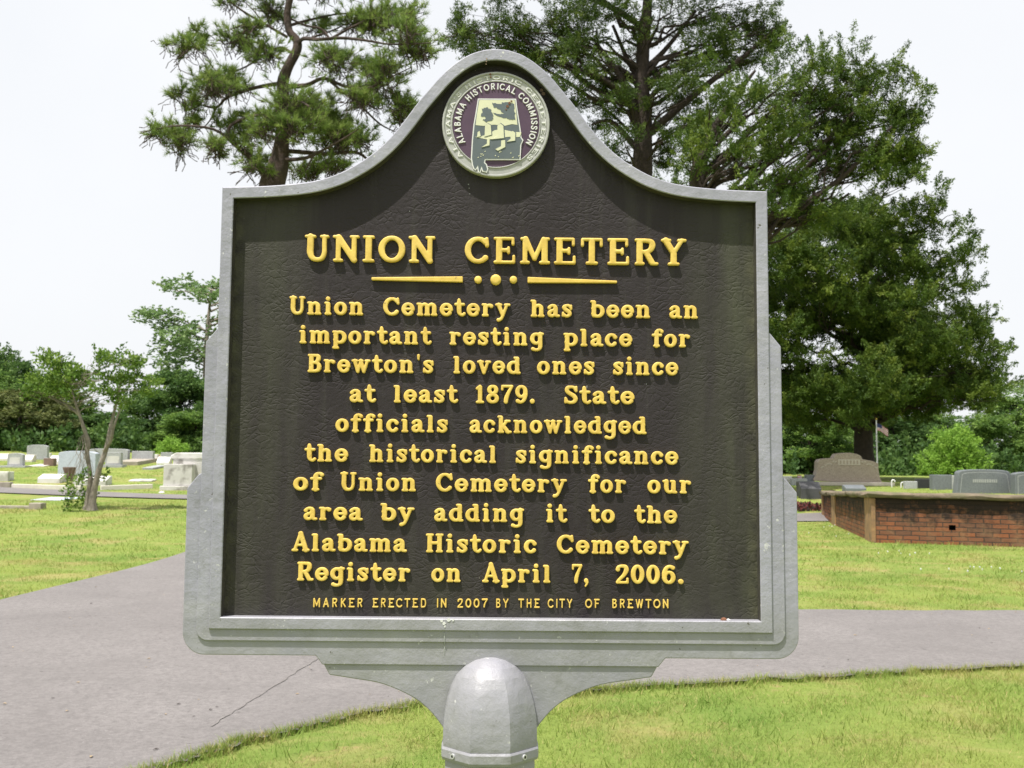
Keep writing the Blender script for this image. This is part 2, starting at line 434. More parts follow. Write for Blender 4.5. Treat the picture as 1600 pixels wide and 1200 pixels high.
M['pale'] = plain('pale_carving', (.36, .37, .36), (.28, .29, .29), 40, .8)
M['concrete'] = plain('old_concrete', (.38, .345, .29), (.27, .24, .20), 5, .9, bmp=.4, bscale=12)
M['bark'] = plain('cedar_bark', (.055, .040, .032), (.028, .021, .018), 5, .95, bmp=.9, bscale=9, bdist=.06)
M['pinebark'] = plain('pine_bark', (.090, .062, .052), (.045, .034, .030), 4, .95, bmp=.9, bscale=8, bdist=.06)
M['palebark'] = plain('pale_bark', (.30, .265, .22), (.14, .12, .10), 7, .9, bmp=.6, bscale=12, bdist=.03)
M['cedar'] = leaf_mat('cedar_leaf', (.040, .078, .013), (.090, .150, .022), (.180, .235, .036), .32)
M['cedar_d'] = leaf_mat('dark_cedar_leaf', (.036, .068, .015), (.075, .124, .022), (.145, .192, .034), .32)
M['pine'] = leaf_mat('pine_needle', (.115, .190, .048), (.205, .290, .070), (.320, .380, .105), .42)
M['oak'] = leaf_mat('broad_leaf', (.065, .130, .032), (.130, .225, .046), (.220, .325, .070), .4)
M['oak_d'] = leaf_mat('deep_green_leaf', (.044, .092, .028), (.080, .152, .038), (.140, .225, .054), .4)
M['olive'] = leaf_mat('olive_leaf', (.085, .110, .036), (.135, .160, .050), (.190, .205, .070), .35)
M['loose'] = leaf_mat('pale_leaf', (.110, .185, .070), (.175, .270, .100), (.260, .350, .140), .4)
M['lime'] = leaf_mat('lime_leaf', (.150, .285, .040), (.235, .400, .060), (.320, .490, .090), .4)
M['myrtle'] = leaf_mat('glossy_leaf', (.070, .140, .024), (.130, .225, .034), (.260, .360, .070), .38)
M['flagred'] = plain('flag_red', (.40, .06, .08), (.34, .05, .07), 8, .8)
M['flagblue'] = plain('flag_blue', (.035, .045, .14), (.03, .04, .12), 8, .8)
M['pink'] = plain('pink_petals', (.60, .27, .30), (.5, .2, .24), 20, .8)
M['redfl'] = plain('red_petals', (.17, .035, .035), (.10, .035, .03), 9, .85)
M['violet'] = plain('violet_petals', (.16, .10, .30), (.12, .08, .22), 20, .8)
M['pole'] = plain('pole_aluminium', (.6, .61, .62), (.52, .53, .54), 6, .4, .3)
M['brass'] = plain('gilt', (.6, .42, .1), (.5, .35, .08), 10, .35, .6)

# ------------------------------------------------------------------ setting: ground, roads, terrace
def terrain():
    xs = np.concatenate([np.linspace(-400, -60, 12)[:-1], np.arange(-60, 60.1, 1.5), np.linspace(60, 400, 12)[1:]])
    ys = np.concatenate([np.linspace(-200, -10, 8)[:-1], np.arange(-10, 75, 1.0), np.linspace(75, 600, 24)])
    v = [(x, y, H(x, y)) for y in ys for x in xs]
    nx = len(xs)
    f = [(j * nx + i, j * nx + i + 1, (j + 1) * nx + i + 1, (j + 1) * nx + i) for j in range(len(ys) - 1) for i in range(nx - 1)]
    b = MB(); b.add(v, f); o = b.build('ground', M['lawn']); o.data.shade_smooth()
    tag(o, kind='structure'); return o
terrain()

def catmull(pts, n=8):
    out = []; P = [Vector(p) for p in pts]
    for i in range(len(P) - 1):
        p0, p1, p2, p3 = P[max(i - 1, 0)], P[i], P[i + 1], P[min(i + 2, len(P) - 1)]
        for k in range(n):
            t = k / n
            out.append(.5 * ((2 * p1) + (p2 - p0) * t + (2 * p0 - 5 * p1 + 4 * p2 - p3) * t * t + (3 * p1 - p0 - 3 * p2 + p3) * t ** 3))
    out.append(P[-1]); return out

near_edge = catmull([(-3.6, 2.0), (-2.6, 4.2), (-1.79, 5.55), (-1.37, 6.2), (-.46, 7.08), (.33, 7.32), (.93, 7.57), (2.44, 7.98), (4.1, 8.41), (9, 9.0), (16, 9.4), (40, 10)], 10)
ROUGH = []
for i, p in enumerate(near_edge):
    ROUGH.append((p.x + random.uniform(-.03, .03), p.y + random.uniform(-.035, .035)))
far_edge = [(40, 13.2), (16, 12.3), (9, 11.75), (5.69, 11.64), (3.17, 11.6), (1.6, 11.9), (.3, 12.8), (-.6, 14.5), (-1.1, 18), (-1.2, 24), (-1.3, 27.6)]
left_edge = [(-5.4, 29.6), (-5.5, 24), (-5.53, 17.78), (-5.62, 15), (-5.77, 11.87), (-5.9, 8), (-6.2, 2)]
far_edge = [(p.x + random.uniform(-.03, .03), p.y + random.uniform(-.03, .03)) for p in catmull(far_edge, 10)]
left_edge = [(p.x, p.y) for p in catmull(left_edge, 8)]
ROAD = ROUGH + far_edge + left_edge
o = drape('road', ROAD, .55, .022, M['asphalt']); tag(o, kind='structure')
drive_c = catmull([(-46, 44, 0), (-26, 36, 0), (-15.5, 32.3, 0), (-9.6, 30.3, 0), (-3, 29.2, 0), (3, 29.4, 0), (9.6, 30.6, 0)], 10)
DRIVE = [(p.x, p.y - .82) for p in drive_c] + [(p.x, p.y + .82) for p in reversed(drive_c)]
o = drape('drive', DRIVE, .6, .034, M['asphalt']); tag(o, kind='structure')
o = drape('terrace', TERRACE, 1.0, 0.0, M['lawn'], terrace_h); tag(o, kind='structure')

# crumbling dark edge along the near side of the asphalt, and the old seam across it
def ribbon(name, pts, w0, w1, off, mat, seed=1):
    r = random.Random(seed); b = MB(); vv = []
    P = [Vector((p[0], p[1])) for p in pts]
    for i, p in enumerate(P):
        t = (P[min(i + 1, len(P) - 1)] - P[max(i - 1, 0)]).normalized(); nrm = Vector((-t.y, t.x))
        a = r.uniform(w0, w1); c = r.uniform(w0, w1)
        for q in (p - nrm * a, p + nrm * c): vv.append((q.x, q.y, H(q.x, q.y) + off))
    b.add(vv, [(2 * i, 2 * i + 2, 2 * i + 3, 2 * i + 1) for i in range(len(P) - 1)])
    return tag(b.build(name, mat), kind='structure')
fine = []
for i in range(len(ROUGH) - 1):
    a, c = Vector(ROUGH[i]), Vector(ROUGH[i + 1])
    for k in range(4): fine.append(a.lerp(c, k / 4) + Vector((random.uniform(-.012, .012), random.uniform(-.012, .012))))
ribbon('road_edge', fine, .005, .060, .027, M['tar'], 3)
seam = []
for t in range(41):
    k = t / 40
    q = ground_hit(515 + (330 - 515) * k + random.uniform(-1.5, 1.5), 1022 + (1142 - 1022) * k)
    seam.append((q.x, q.y))
ribbon('road_crack', seam, .002, .009, .027, M['crack'], 5)

# ------------------------------------------------------------------ the historical marker
D = 2.0
SX = -0.0365
sign = thing('historical_marker', 'large dark metal cemetery sign with raised gold text and stepped silver frame on a post', 'historical marker', (SX, D, 0))
# local axes of the sign: x right, z up, y away; w (towards viewer) = -y
def loop_strip(rows, closed):
    """rows: list of (path, w) with equal counts -> verts, faces (consecutive rows joined)"""
    n = len(rows[0][0]); vv = []; ff = []
    for path, w in rows: vv += [(x, -w, z) for x, z in path]
    m = n if closed else n - 1
    for r in range(len(rows) - 1):
        for i in range(m):
            j = (i + 1) % n
            ff.append((r * n + i, r * n + j, (r + 1) * n + j, (r + 1) * n + i))
    if not closed:
        k = len(rows)
        ff.append(tuple(r * n for r in range(k))); ff.append(tuple(r * n + n - 1 for r in reversed(range(k))))
    return vv, ff
def inset(path, d, closed):
    """move each point of a path towards its left by d"""
    out = []; n = len(path)
    for i in range(n):
        a = Vector(path[(i - 1) % n if closed else max(i - 1, 0)]); p = Vector(path[i]); c = Vector(path[(i + 1) % n if closed else min(i + 1, n - 1)])
        n1 = (p - a); n2 = (c - p)
        n1 = Vector((-n1.y, n1.x)).normalized() if n1.length > 1e-9 else None
        n2 = Vector((-n2.y, n2.x)).normalized() if n2.length > 1e-9 else None
        n1 = n1 or n2; n2 = n2 or n1
        mt = (n1 + n2); s = d / max(.35, (mt.length / 2)) if mt.length > 1e-6 else d
        mt = mt.normalized() if mt.length > 1e-6 else n1
        out.append((p.x + mt.x * s, p.y + mt.y * s))
    return out

half = [(0, 2405), (20, 2403.5), (40, 2398), (56, 2391), (80, 2375), (105, 2352), (128, 2325), (152, 2295), (176, 2261), (200, 2230.5), (225, 2205), (250, 2185), (277, 2168), (305, 2154), (340, 2142.5), (375, 2136), (415, 2132), (452, 2129.5), (490, 2128), (525, 2127)]
half = [(p.x, p.y) for p in catmull(half, 4)]
half = [q for q in half if q[0] < 494 or q[0] > 524.5]
top = [(-x / 1000, z / 1000) for x, z in reversed(half)] + [(x / 1000, z / 1000) for x, z in half[1:]]
# outer outline counter-clockwise seen from the front: bottom left -> bottom right -> up -> along the top leftwards
def seg(a, b, n): return [(a[0] + (b[0] - a[0]) * i / n, a[1] + (b[1] - a[1]) * i / n) for i in range(n)]
BL, BR = (-.5265, 1.288), (.5265, 1.288)
outer = seg(BL, BR, 12) + seg(BR, (.525, 2.127), 10) + list(reversed(top)) + seg((-.525, 2.127), BL, 10)[1:]
def dedup(p):
    q = []
    for a in p:
        if not q or math.hypot(a[0] - q[-1][0], a[1] - q[-1][1]) > 2e-4: q.append(a)
    if math.hypot(q[0][0] - q[-1][0], q[0][1] - q[-1][1]) < 2e-4: q.pop()
    return q
KF = 1.008
def KS(p): return [(x * KF, EYE + (z - EYE) * KF) for x, z in p]
outer = KS(dedup(outer))
inner = inset(outer, .0225, True)
b = MB()
rows = [(outer, -.034), (outer, .0225), (inset(outer, .0018, True), .0242), (inset(outer, .0208, True), .0242), (inner, .0228), (inner, -.004)]
vv, ff = loop_strip(rows, True); b.add(vv, ff)
no = len(outer)
for k in range(4 * no, 5 * no):                                # inner reveal carries the dark panel paint, save along the bottom
    if vv[ff[k][0]][2] > 1.32 or vv[ff[k][1]][2] > 1.32: b.mi[k] = 1
frame = b.build('frame', [M['frame'], M['reveal']], sign, smooth=35)
# second and third steps: U-shaped castings round the sides and bottom
def arc(cx, cz, r, a0, a1, n=8):
    return [(cx + r * math.cos(rad(a0 + (a1 - a0) * i / n)), cz + r * math.sin(rad(a0 + (a1 - a0) * i / n))) for i in range(n + 1)]
def mirror(p): return p + [(-x, z) for x, z in reversed(p)]
o2 = mirror([(-.5255, 1.8545), (-.5295, 1.851), (-.549, 1.827), (-.551, 1.29)] + arc(-.529, 1.288, .022, 180, 270)[1:])
o2 += [(.516, 1.853), (.516, 1.297), (-.516, 1.297), (-.516, 1.853)]
b2 = MB(); b2.prism(KS(o2), -.0195, .030); b2.build('frame_step', M['frame'], sign, bevel=.0016)
o3 = mirror([(-.545, 1.580), (-.556, 1.575), (-.577, 1.549), (-.577, 1.284)] + arc(-.535, 1.2815, .042, 180, 270, 12)[1:] + [(-.327, 1.2395), (-.314, 1.2232)])
o3 += [(.540, 1.579), (.540, 1.275), (-.540, 1.275), (-.540, 1.579)]
b3 = MB(); b3.prism(KS(o3), -.0155, .026); b3.build('frame_step', M['frame'], sign, bevel=.0016)
# panel
b = MB(); b.prism(inset(inner, -.004, True), 0.0, .028)
panel = b.build('panel', M['panel'], sign)
# bracket plate under the frame, curving into the post
br_l = [(-.318, 1.2285), (-.316, 1.2225), (-.3035, 1.2005), (-.26, 1.194), (-.212, 1.1865), (-.175, 1.174), (-.139, 1.156), (-.113, 1.135), (-.091, 1.109), (-.075, 1.085)]
brk = [(p.x, p.y) for p in catmull(br_l[2:], 4)]
poly = br_l[:2] + brk; poly = poly + [(-x, z) for x, z in reversed(poly)]
b = MB(); b.prism(poly, -.012, .016); b.build('bracket', M['frame'], sign, bevel=.002)
# eight-sided post with pointed cap and collar
c8 = 1 / math.cos(math.pi / 8); a8 = math.pi / 8 + rad(1.5)
prof = [(.0865, 1.070), (.0880, 1.085), (.0875, 1.110), (.0855, 1.135), (.0815, 1.158), (.0745, 1.182), (.064, 1.203), (.050, 1.2195), (.034, 1.2305), (.018, 1.2365), (.004, 1.2378)]
pp = []
for i in range(len(prof) - 1):
    for k in range(3):
        t = k / 3; pp.append((prof[i][0] * (1 - t) + prof[i + 1][0] * t, prof[i][1] * (1 - t) + prof[i + 1][1] * t))
pp.append(prof[-1])
def oct_lathe(prof, round_at=9e9):
    b = MB(); n = 40; vv = []; ff = []
    for r, z in prof:
        k = sstep(1.12, 1.23, z) * .72 + .14
        for i in range(n):
            a = a8 + 2 * math.pi * i / n
            q = (a - a8) % (math.pi / 4) - math.pi / 8
            ro = r / math.cos(q) ; rr = ro * (1 - k) + r * 1.03 * k
            vv.append((rr * math.cos(a), .004 + rr * math.sin(a), z))
    for j in range(len(prof) - 1):
        for i in range(n): ff.append((j * n + i, j * n + (i + 1) % n, (j + 1) * n + (i + 1) % n, (j + 1) * n + i))
    ff.append(tuple((len(prof) - 1) * n + k for k in range(n))); b.add(vv, ff); return b
oct_lathe(pp).build('cap', M['frame'], sign, smooth=14)
oct_lathe([(.080, 1.0775), (.0885, 1.0765), (.0905, 1.073), (.0905, 1.059), (.0885, 1.054), (.078, 1.053)]).build('collar', M['frame'], sign, smooth=14)
oct_lathe([(.084, -.4), (.084, .6), (.0835, 1.056)]).build('post', M['frame'], sign, smooth=14)
for px in (707, 820):
    q = at(px, 1178, D - .06); u = q.x - SX
    a = math.atan2(-math.sqrt(max(0, .0925 ** 2 - u * u)), u)
    b = MB(); nrm = Vector((math.cos(a), math.sin(a), 0)); c = Vector((u, .004, 0)) + Vector((0, nrm.y * .0925 , 1.0655))
    c = Vector((nrm.x * .0915, .004 + nrm.y * .0915, 1.0655))
    b.tube([c - nrm * .004, c + nrm * .0022], [.0048, .0048], 12); b.tube([c + nrm * .0022, c + nrm * .0026], [.0026, .0026], 10, 1)
    b.build('screw', [M['pole'], M['screw']], sign)

# ------------------------------------------------------------------ cast letters from strokes
XH = .72
def glyph(ch, S, T, F):
    st = []                                        # list of strokes: [(x, y, r), ...]
    def L(*p): st.append([tuple(q) if len(q) == 3 else (q[0], q[1], S) for q in p])
    def CV(*p):
        c = catmull([Vector(q) for q in p], 6); st.append([tuple(q) for q in c])
    def E(cx, cy, rx, ry, a0=0, a1=360):
        n = 36; st.append([(cx + rx * math.cos(rad(a0 + (a1 - a0) * i / n)), cy + ry * math.sin(rad(a0 + (a1 - a0) * i / n)),
                            T + (S - T) * abs(math.cos(rad(a0 + (a1 - a0) * i / n))) ** 1.3) for i in range(n + 1)])
    def dot(x, y, r): st.append([(x, y, r), (x + .001, y, r)])
    def ser(x0, x1, y):
        if F: st.append([(x0 + F * .6, y, F), (x1 - F * .6, y, F)])
    def tick(x, y0, y1):
        if F: st.append([(x, y0, F), (x, y1, F * .9)])
    B, C_ = (F or T), 1 - (F or T)                 # baseline and cap-line of thin strokes
    XT = XH - (F or T)
    w = .7
    def stem(x, y0, y1, r=None):
        e = max(0, (r or S) - F) if F else 0
        y0, y1 = min(y0, y1), max(y0, y1)
        st.append([(x, y0 + e, r or S), (x, y1 - e, r or S)])
    def bot(x, h=.15): ser(x - h, x + h, B)
    def arch(x, x2):
        CV((x, .40, T), (x + .09, .57, T), (x + (x2 - x) * .62, XH - T, T * 1.1), (x2 - .02, .55, S * .97), (x2, .40, S)); stem(x2, .40, B)
    asc = .95
    if ch == 'o': E(.34, .36, .34 - S, .36 - T); w = .68
    elif ch == 'c': E(.34, .36, .34 - S, .36 - T, 50, 318); dot(.53, .51, .108); w = .64
    elif ch == 'e': E(.34, .36, .34 - S, .36 - T, 0, 322); L((S, .37, T * .85), (.68 - S, .37, T * .85)); w = .66
    elif ch in 'nh':
        stem(.2, B, XT if ch == 'n' else asc - F); arch(.2, .58); bot(.2); bot(.58); ser(.03, .2, XT if ch == 'n' else asc - F); w = .79
    elif ch == 'm':
        stem(.2, B, XT); arch(.2, .56); arch(.56, .92); bot(.2, .14); bot(.56, .13); bot(.92, .14); ser(.03, .2, XT); w = 1.1
    elif ch == 'r': stem(.2, B, XT); CV((.2, .40, T), (.28, .57, T), (.40, .63, T), (.50, .575, .105)); bot(.2); ser(.03, .2, XT); w = .62
    elif ch == 'i': stem(.22, B, XT); bot(.22); ser(.05, .22, XT); dot(.21, .89, .115); w = .44
    elif ch == 'l': stem(.22, B, asc - F); bot(.22); ser(.05, .22, asc - F); w = .44
    elif ch == 'u':
        CV((.2, XT, S), (.2, .30, S), (.27, .12, T * 1.2), (.40, T, T), (.52, .14, T), (.57, .28, T)); stem(.57, B, XT); ser(.03, .2, XT); ser(.42, .57, XT); ser(.57, .74, B); w = .78
    elif ch == 't': CV((.22, .90, T), (.23, .70, S), (.24, .25, S), (.31, .10, T), (.42, T, T), (.50, .15, T)); L((.06, XT, T), (.46, XT, T)); w = .52
    elif ch == 'f': CV((.52, .85, .098), (.45, .92, T), (.33, .92, T), (.25, .80, S), (.24, .55, S), (.24, B, S)); L((.06, XT, T), (.46, XT, T)); bot(.24); w = .54
    elif ch == 'a':
        CV((.12, .52, .10), (.17, .60, T), (.28, XH - T, T), (.40, .60, S * .85), (.45, .48, S), (.45, .2, S), (.50, .09, T), (.62, B + .01, T * .9))
        CV((.45, .42, T), (.28, .37, T), (.13, .26, S * .9), (.14, .13, S * .85), (.26, T, T), (.37, .13, T), (.45, .24, T)); w = .66
    elif ch in 'bp':
        E(.38, .36, .37 - S, .36 - T, -150, 150)
        if ch == 'b': stem(.19, B + .02, asc - F); ser(.02, .19, asc - F)
        else: stem(.19, -.2, XT); ser(.02, .19, XT); bot(.19); st[-1] = [(x, -.21, r) for x, y, r in st[-1]]
        w = .74
    elif ch == 'd':
        E(.36, .36, .36 - S, .36 - T, 30, 330); stem(.55, B, asc - F); ser(.38, .55, asc - F); ser(.55, .72, B); w = .74
    elif ch == 'g':
        E(.33, .39, .33 - S, .33 - T, 20, 340); CV((.53, XT, S * .95), (.53, .3, S), (.53, -.06, S * .95), (.45, -.19, T), (.30, -.22, T), (.15, -.17, .095)); ser(.53, .70, XT); w = .70
    elif ch == 'k':
        stem(.2, B, asc - F); ser(.03, .2, asc - F); bot(.2); L((.22, .27, T), (.52, XT, T)); ser(.40, .70, XT); L((.33, .39, S * .9), (.58, B, S * .9)); ser(.46, .76, B); w = .76
    elif ch == 's':
        CV((.49, .53, T), (.40, .635, T), (.27, XH - T, T), (.14, .56, S * .9), (.22, .43, S * .9), (.36, .33, S * .95), (.45, .20, S * .9), (.38, .09, T), (.24, T, T), (.10, .18, T)); tick(.51, .46, .64); tick(.085, .09, .25); w = .58
    elif ch == 'v': L((.16, XT, S * .95), (.34, B, S * .8)); L((.36, B, T), (.55, XT, T)); ser(.0, .32, XT); ser(.42, .70, XT); w = .70
    elif ch == 'w':
        L((.15, XT, S * .9), (.31, B, S * .75)); L((.32, B, T), (.46, XT, T)); L((.46, XT, S * .9), (.62, B, S * .75)); L((.63, B, T), (.80, XT, T)); ser(0, .3, XT); ser(.36, .58, XT); ser(.68, .94, XT); w = .95
    elif ch == 'y': L((.16, XT, S * .95), (.37, .08, S * .8)); CV((.58, XT, T), (.38, .08, T), (.28, -.12, T), (.15, -.18, .095)); ser(0, .32, XT); ser(.45, .74, XT); w = .74
    elif ch == 'U':
        CV((.2, C_, S), (.2, .6, S), (.2, .33, S), (.28, .13, S * .85), (.45, T, T), (.60, .14, T), (.67, .34, T), (.67, .6, T), (.67, C_, T)); ser(.03, .37, C_); ser(.54, .81, C_); w = .84
    elif ch == 'N':
        stem(.17, B, C_, T * 1.1); L((.18, C_ - .02, S), (.70, B + .02, S)); stem(.70, B, C_, T * 1.1); ser(.02, .32, B); ser(.0, .17, C_); ser(.57, .86, C_); w = .86
    elif ch == 'I': stem(.2, B, C_); bot(.2, .18); ser(.02, .38, C_); w = .4 if F else .3
    elif ch == 'O': E(.45, .5, .45 - S, .5 - T); w = .9
    elif ch == 'C':
        E(.45, .5, .45 - S, .5 - T, 45, 318)
        if F: L((.745, .93, T * .8), (.755, .68, T)); 
        w = .84
    elif ch == 'E':
        stem(.2, B, C_); L((.1, C_, B), (.66, C_, B)); L((.2, .51, T * .9), (.5, .51, T * .9)); L((.1, B, B), (.69, B, B)); tick(.67, .74, C_); tick(.52, .42, .60); tick(.70, B, .28); ser(.03, .3, B); ser(.03, .3, C_); w = .78
    elif ch == 'F':
        stem(.2, B, C_); L((.1, C_, B), (.66, C_, B)); L((.2, .51, T * .9), (.55, .51, T * .9)); tick(.67, .74, C_); bot(.2); w = .74
    elif ch == 'L': stem(.2, B, C_); L((.1, B, B), (.62, B, B)); tick(.64, B, .28); ser(.03, .37, C_); w = .7
    elif ch == 'M':
        stem(.17, B, C_, T * 1.1); L((.19, C_, S * .9), (.50, .2, S * .75)); L((.50, .2, T), (.80, C_, T)); stem(.84, B, C_); ser(.02, .32, B); bot(.84, .17); ser(.03, .2, C_); ser(.82, 1.0, C_); w = 1.02
    elif ch == 'T': stem(.39, B, C_); L((.08, C_, B), (.70, C_, B)); tick(.07, .72, C_); tick(.71, .72, C_); bot(.39, .19); w = .78
    elif ch == 'R':
        stem(.2, B, C_); CV((.2, 1 - T, T), (.42, 1 - T, T), (.60, .88, S * .85), (.63, .73, S), (.56, .57, S * .85), (.40, .50, T), (.2, .50, T)); L((.42, .48, S * .9), (.62, .10, S * .9)); bot(.2); ser(.05, .2, C_); ser(.58, .82, B); w = .82
    elif ch == 'B':
        stem(.2, B, C_); CV((.2, 1 - T, T), (.40, 1 - T, T), (.55, .89, S * .85), (.57, .76, S), (.50, .60, S * .8), (.38, .54, T), (.2, .54, T))
        CV((.38, .54, T), (.55, .48, S * .8), (.62, .31, S), (.56, .14, S * .85), (.40, T, T), (.2, T, T)); ser(.04, .2, C_); ser(.04, .2, B); w = .74
    elif ch == 'D':
        stem(.2, B, C_); CV((.2, 1 - T, T), (.42, 1 - T, T), (.64, .85, S * .9), (.72, .5, S), (.64, .15, S * .9), (.42, T, T), (.2, T, T)); ser(.04, .2, C_); ser(.04, .2, B); w = .84
    elif ch == 'S':
        CV((.56, .76, T), (.48, .89, T), (.33, 1 - T, T), (.17, .87, S * .85), (.15, .70, S * .9), (.28, .57, S * .9), (.46, .45, S * .95), (.56, .29, S * .95), (.50, .13, S * .8), (.32, T, T), (.15, .13, T), (.09, .26, T)); tick(.59, .70, .92); tick(.075, .09, .32); w = .66
    elif ch == 'A':
        L((.40, C_ + .02, T), (.13, B, T)); L((.41, C_ + .02, S), (.69, B, S)); L((.22, .34, T * .85), (.58, .34, T * .85)); ser(.0, .28, B); ser(.53, .84, B); w = .84
    elif ch == 'H': stem(.2, B, C_); stem(.68, B, C_); L((.2, .51, T), (.68, .51, T)); bot(.2); bot(.68); ser(.03, .37, C_); ser(.51, .85, C_); w = .88
    elif ch == 'K': stem(.2, B, C_); L((.2, .40, T), (.62, C_, T)); L((.34, .55, S * .9), (.66, B, S * .9)); bot(.2); ser(.03, .37, C_); ser(.54, .82, B); ser(.5, .78, C_); w = .82
    elif ch == 'W':
        L((.12, C_, S * .9), (.32, B, S * .75)); L((.33, B, T), (.52, C_, T)); L((.52, C_, S * .9), (.72, B, S * .75)); L((.73, B, T), (.92, C_, T)); ser(0, .26, C_); ser(.82, 1.04, C_); w = 1.06
    elif ch == 'Y': L((.14, C_, S), (.41, .46, S * .9)); stem(.41, B, .48); L((.41, .46, T), (.69, C_, T)); bot(.41, .18); ser(.0, .31, C_); ser(.55, .83, C_); w = .83
    elif ch == '1': stem(.26, B, .94 - T * .3); L((.10, .80, T), (.25, .93, T)); bot(.26, .2); w = .5
    elif ch == '8': E(.34, .735, .30 - S, .265 - T); E(.34, .27, .34 - S, .27 - T); w = .68
    elif ch == '7': L((.08, C_, B * 1.1), (.58, C_, B * 1.1)); CV((.59, C_, T), (.42, .62, S * .8), (.30, .32, S), (.27, .10, S)); tick(.07, .76, C_); w = .66
    elif ch == '9': E(.34, .65, .33 - S, .35 - T); CV((.55, .65, S), (.55, .42, S), (.46, .17, S * .8), (.30, T, T), (.14, .14, .105)); w = .68
    elif ch == '6': E(.34, .35, .33 - S, .35 - T); CV((.13, .35, S), (.13, .58, S), (.22, .83, S * .8), (.38, 1 - T, T), (.54, .86, .105)); w = .68
    elif ch == '2': CV((.12, .74, .105), (.16, .88, T), (.32, 1 - T, T), (.50, .88, S * .9), (.53, .70, S), (.42, .46, S * .8), (.22, .24, T), (.10, B, T)); L((.10, B, B), (.58, B, B)); tick(.59, B, .26); w = .66
    elif ch == '0': E(.33, .5, .33 - S, .5 - T); w = .66
    elif ch == '.': dot(.15, .13, .13); w = .3
    elif ch == ',': CV((.15, .13, .13), (.20, .02, .08), (.10, -.16, .04)); w = .32
    elif ch == "'": L((.12, .97, .075), (.12, .76, .05)); w = .24
    else: w = .4
    return st, w

def glyph_mesh(ch, S, T, F, step=.032, rnd=.045, depth=1.0):
    """front of a cast letter: contour of the strokes' union by marching squares, rounded edge; z in units of the relief depth"""
    st, w = glyph(ch, S, T, F)
    caps = np.array([(a[0], a[1], a[2], c[0], c[1], c[2]) for s in st for a, c in zip(s[:-1], s[1:])])
    x0, x1, y0, y1 = -.2, w + .2, -.42, 1.12
    nx, ny = int((x1 - x0) / step) + 1, int((y1 - y0) / step) + 1
    X, Y = np.meshgrid(x0 + np.arange(nx) * step, y0 + np.arange(ny) * step)
    d = np.full(X.shape, 9.0)
    for ax, ay, ar, bx, by, brr in caps:
        vx, vy = bx - ax, by - ay; l2 = vx * vx + vy * vy + 1e-12
        t = np.clip(((X - ax) * vx + (Y - ay) * vy) / l2, 0, 1)
        d = np.minimum(d, np.hypot(X - ax - vx * t, Y - ay - vy * t) - (ar + (brr - ar) * t))
    d[np.abs(d) < 1e-5] = -1e-5
    V = []; Fc = []; idx = {}
    def vert(key, x, y, dd):
        if key not in idx:
            k = min(1.0, max(0.0, -dd) / rnd); idx[key] = len(V); V.append((x, y, .84 + .16 * math.sqrt(max(0, 1 - (1 - k) ** 2))))
        return idx[key]
    bnd = []
    for j in range(ny - 1):
        for i in range(nx - 1):
            cs = [(i, j), (i + 1, j), (i + 1, j + 1), (i, j + 1)]
            dv = [d[q[1], q[0]] for q in cs]
            if min(dv) >= 0: continue
            f = []; cr = []
            for k in range(4):
                a, c = cs[k], cs[(k + 1) % 4]; da, dc = dv[k], dv[(k + 1) % 4]
                if da < 0: f.append(vert(a, x0 + a[0] * step, y0 + a[1] * step, da))
                if (da < 0) != (dc < 0):
                    t = da / (da - dc); key = (min(a, c), max(a, c))
                    v = vert(key, x0 + (a[0] + (c[0] - a[0]) * t) * step, y0 + (a[1] + (c[1] - a[1]) * t) * step, 0); f.append(v); cr.append((len(f) - 1, da < 0))
            if len(f) >= 3:
                Fc.append(f)
                n = len(f)
                for p, going_out in cr:
                    if going_out:
                        q = f[(p + 1) % n]
                        if any(f[pp_] == q for pp_, go in cr if not go): bnd.append((f[p], q))
    nb = len(V); low = {}
    for a, c in bnd:
        for q in (a, c):
            if q not in low: low[q] = len(V); V.append((V[q][0], V[q][1], -.05))
        Fc.append([c, a, low[a], low[c]])
    return np.array(V), Fc, w
GL = {}
def get_glyph(ch, style):
    k = (ch, style)
    if k not in GL:
        GL[k] = glyph_mesh(ch, *{'body': (.114, .076, .066), 'title': (.104, .072, .052), 'sans': (.080, .080, 0), 'emb': (.095, .085, 0)}[style])
    return GL[k]
GAP = {'body': .10, 'title': .13, 'sans': .24, 'emb': .15}
def word(mb, text, style, u0, u1, v0, v1, cap, depth, w0=0.0):
    """set a word on the sign so that it spans u0..u1 with its baseline from v0 to v1"""
    x = 0; items = []
    for ch in text:
        V, Fc, w = get_glyph(ch, style); items.append((V, Fc, x)); x += w + GAP[style]
    tot = x - GAP[style]; k = (u1 - u0) / tot
    for V, Fc, xo in items:
        if len(V) == 0: continue
        uu = u0 + (V[:, 0] + xo) * k
        vv = v0 + (v1 - v0) * (uu - u0) / (u1 - u0) + V[:, 1] * cap
        mb.add(np.stack([uu, -(w0 + V[:, 2] * depth), vv], 1).tolist(), Fc)
K6 = 670 / 1600
def line(words, oy, y_l, y_r, cap_px, style, depth, name='raised_lettering'):
    """words: (text, x0, x1) in an enlarged view of the photograph whose left edge is 440 and top oy"""
    xa, xb = words[0][1], words[-1][2]
    for t, a, c in words:
        mb = MB(); ya = y_l + (y_r - y_l) * (a - xa) / (xb - xa); yb = y_l + (y_r - y_l) * (c - xa) / (xb - xa)
        p, q = at(440 + a * K6, oy + ya * K6, D - depth), at(440 + c * K6, oy + yb * K6, D - depth)
        word(mb, t, style, p.x - SX, q.x - SX, p.z, q.z, cap_px * K6 * (D - depth) / F_PX, depth)
        mb.build(name, M['gold'], sign, smooth=40)
line([('UNION', 83, 570), ('CEMETERY', 683, 1510)], 340, 162, 178, 101, 'title', .0074, 'title_lettering')
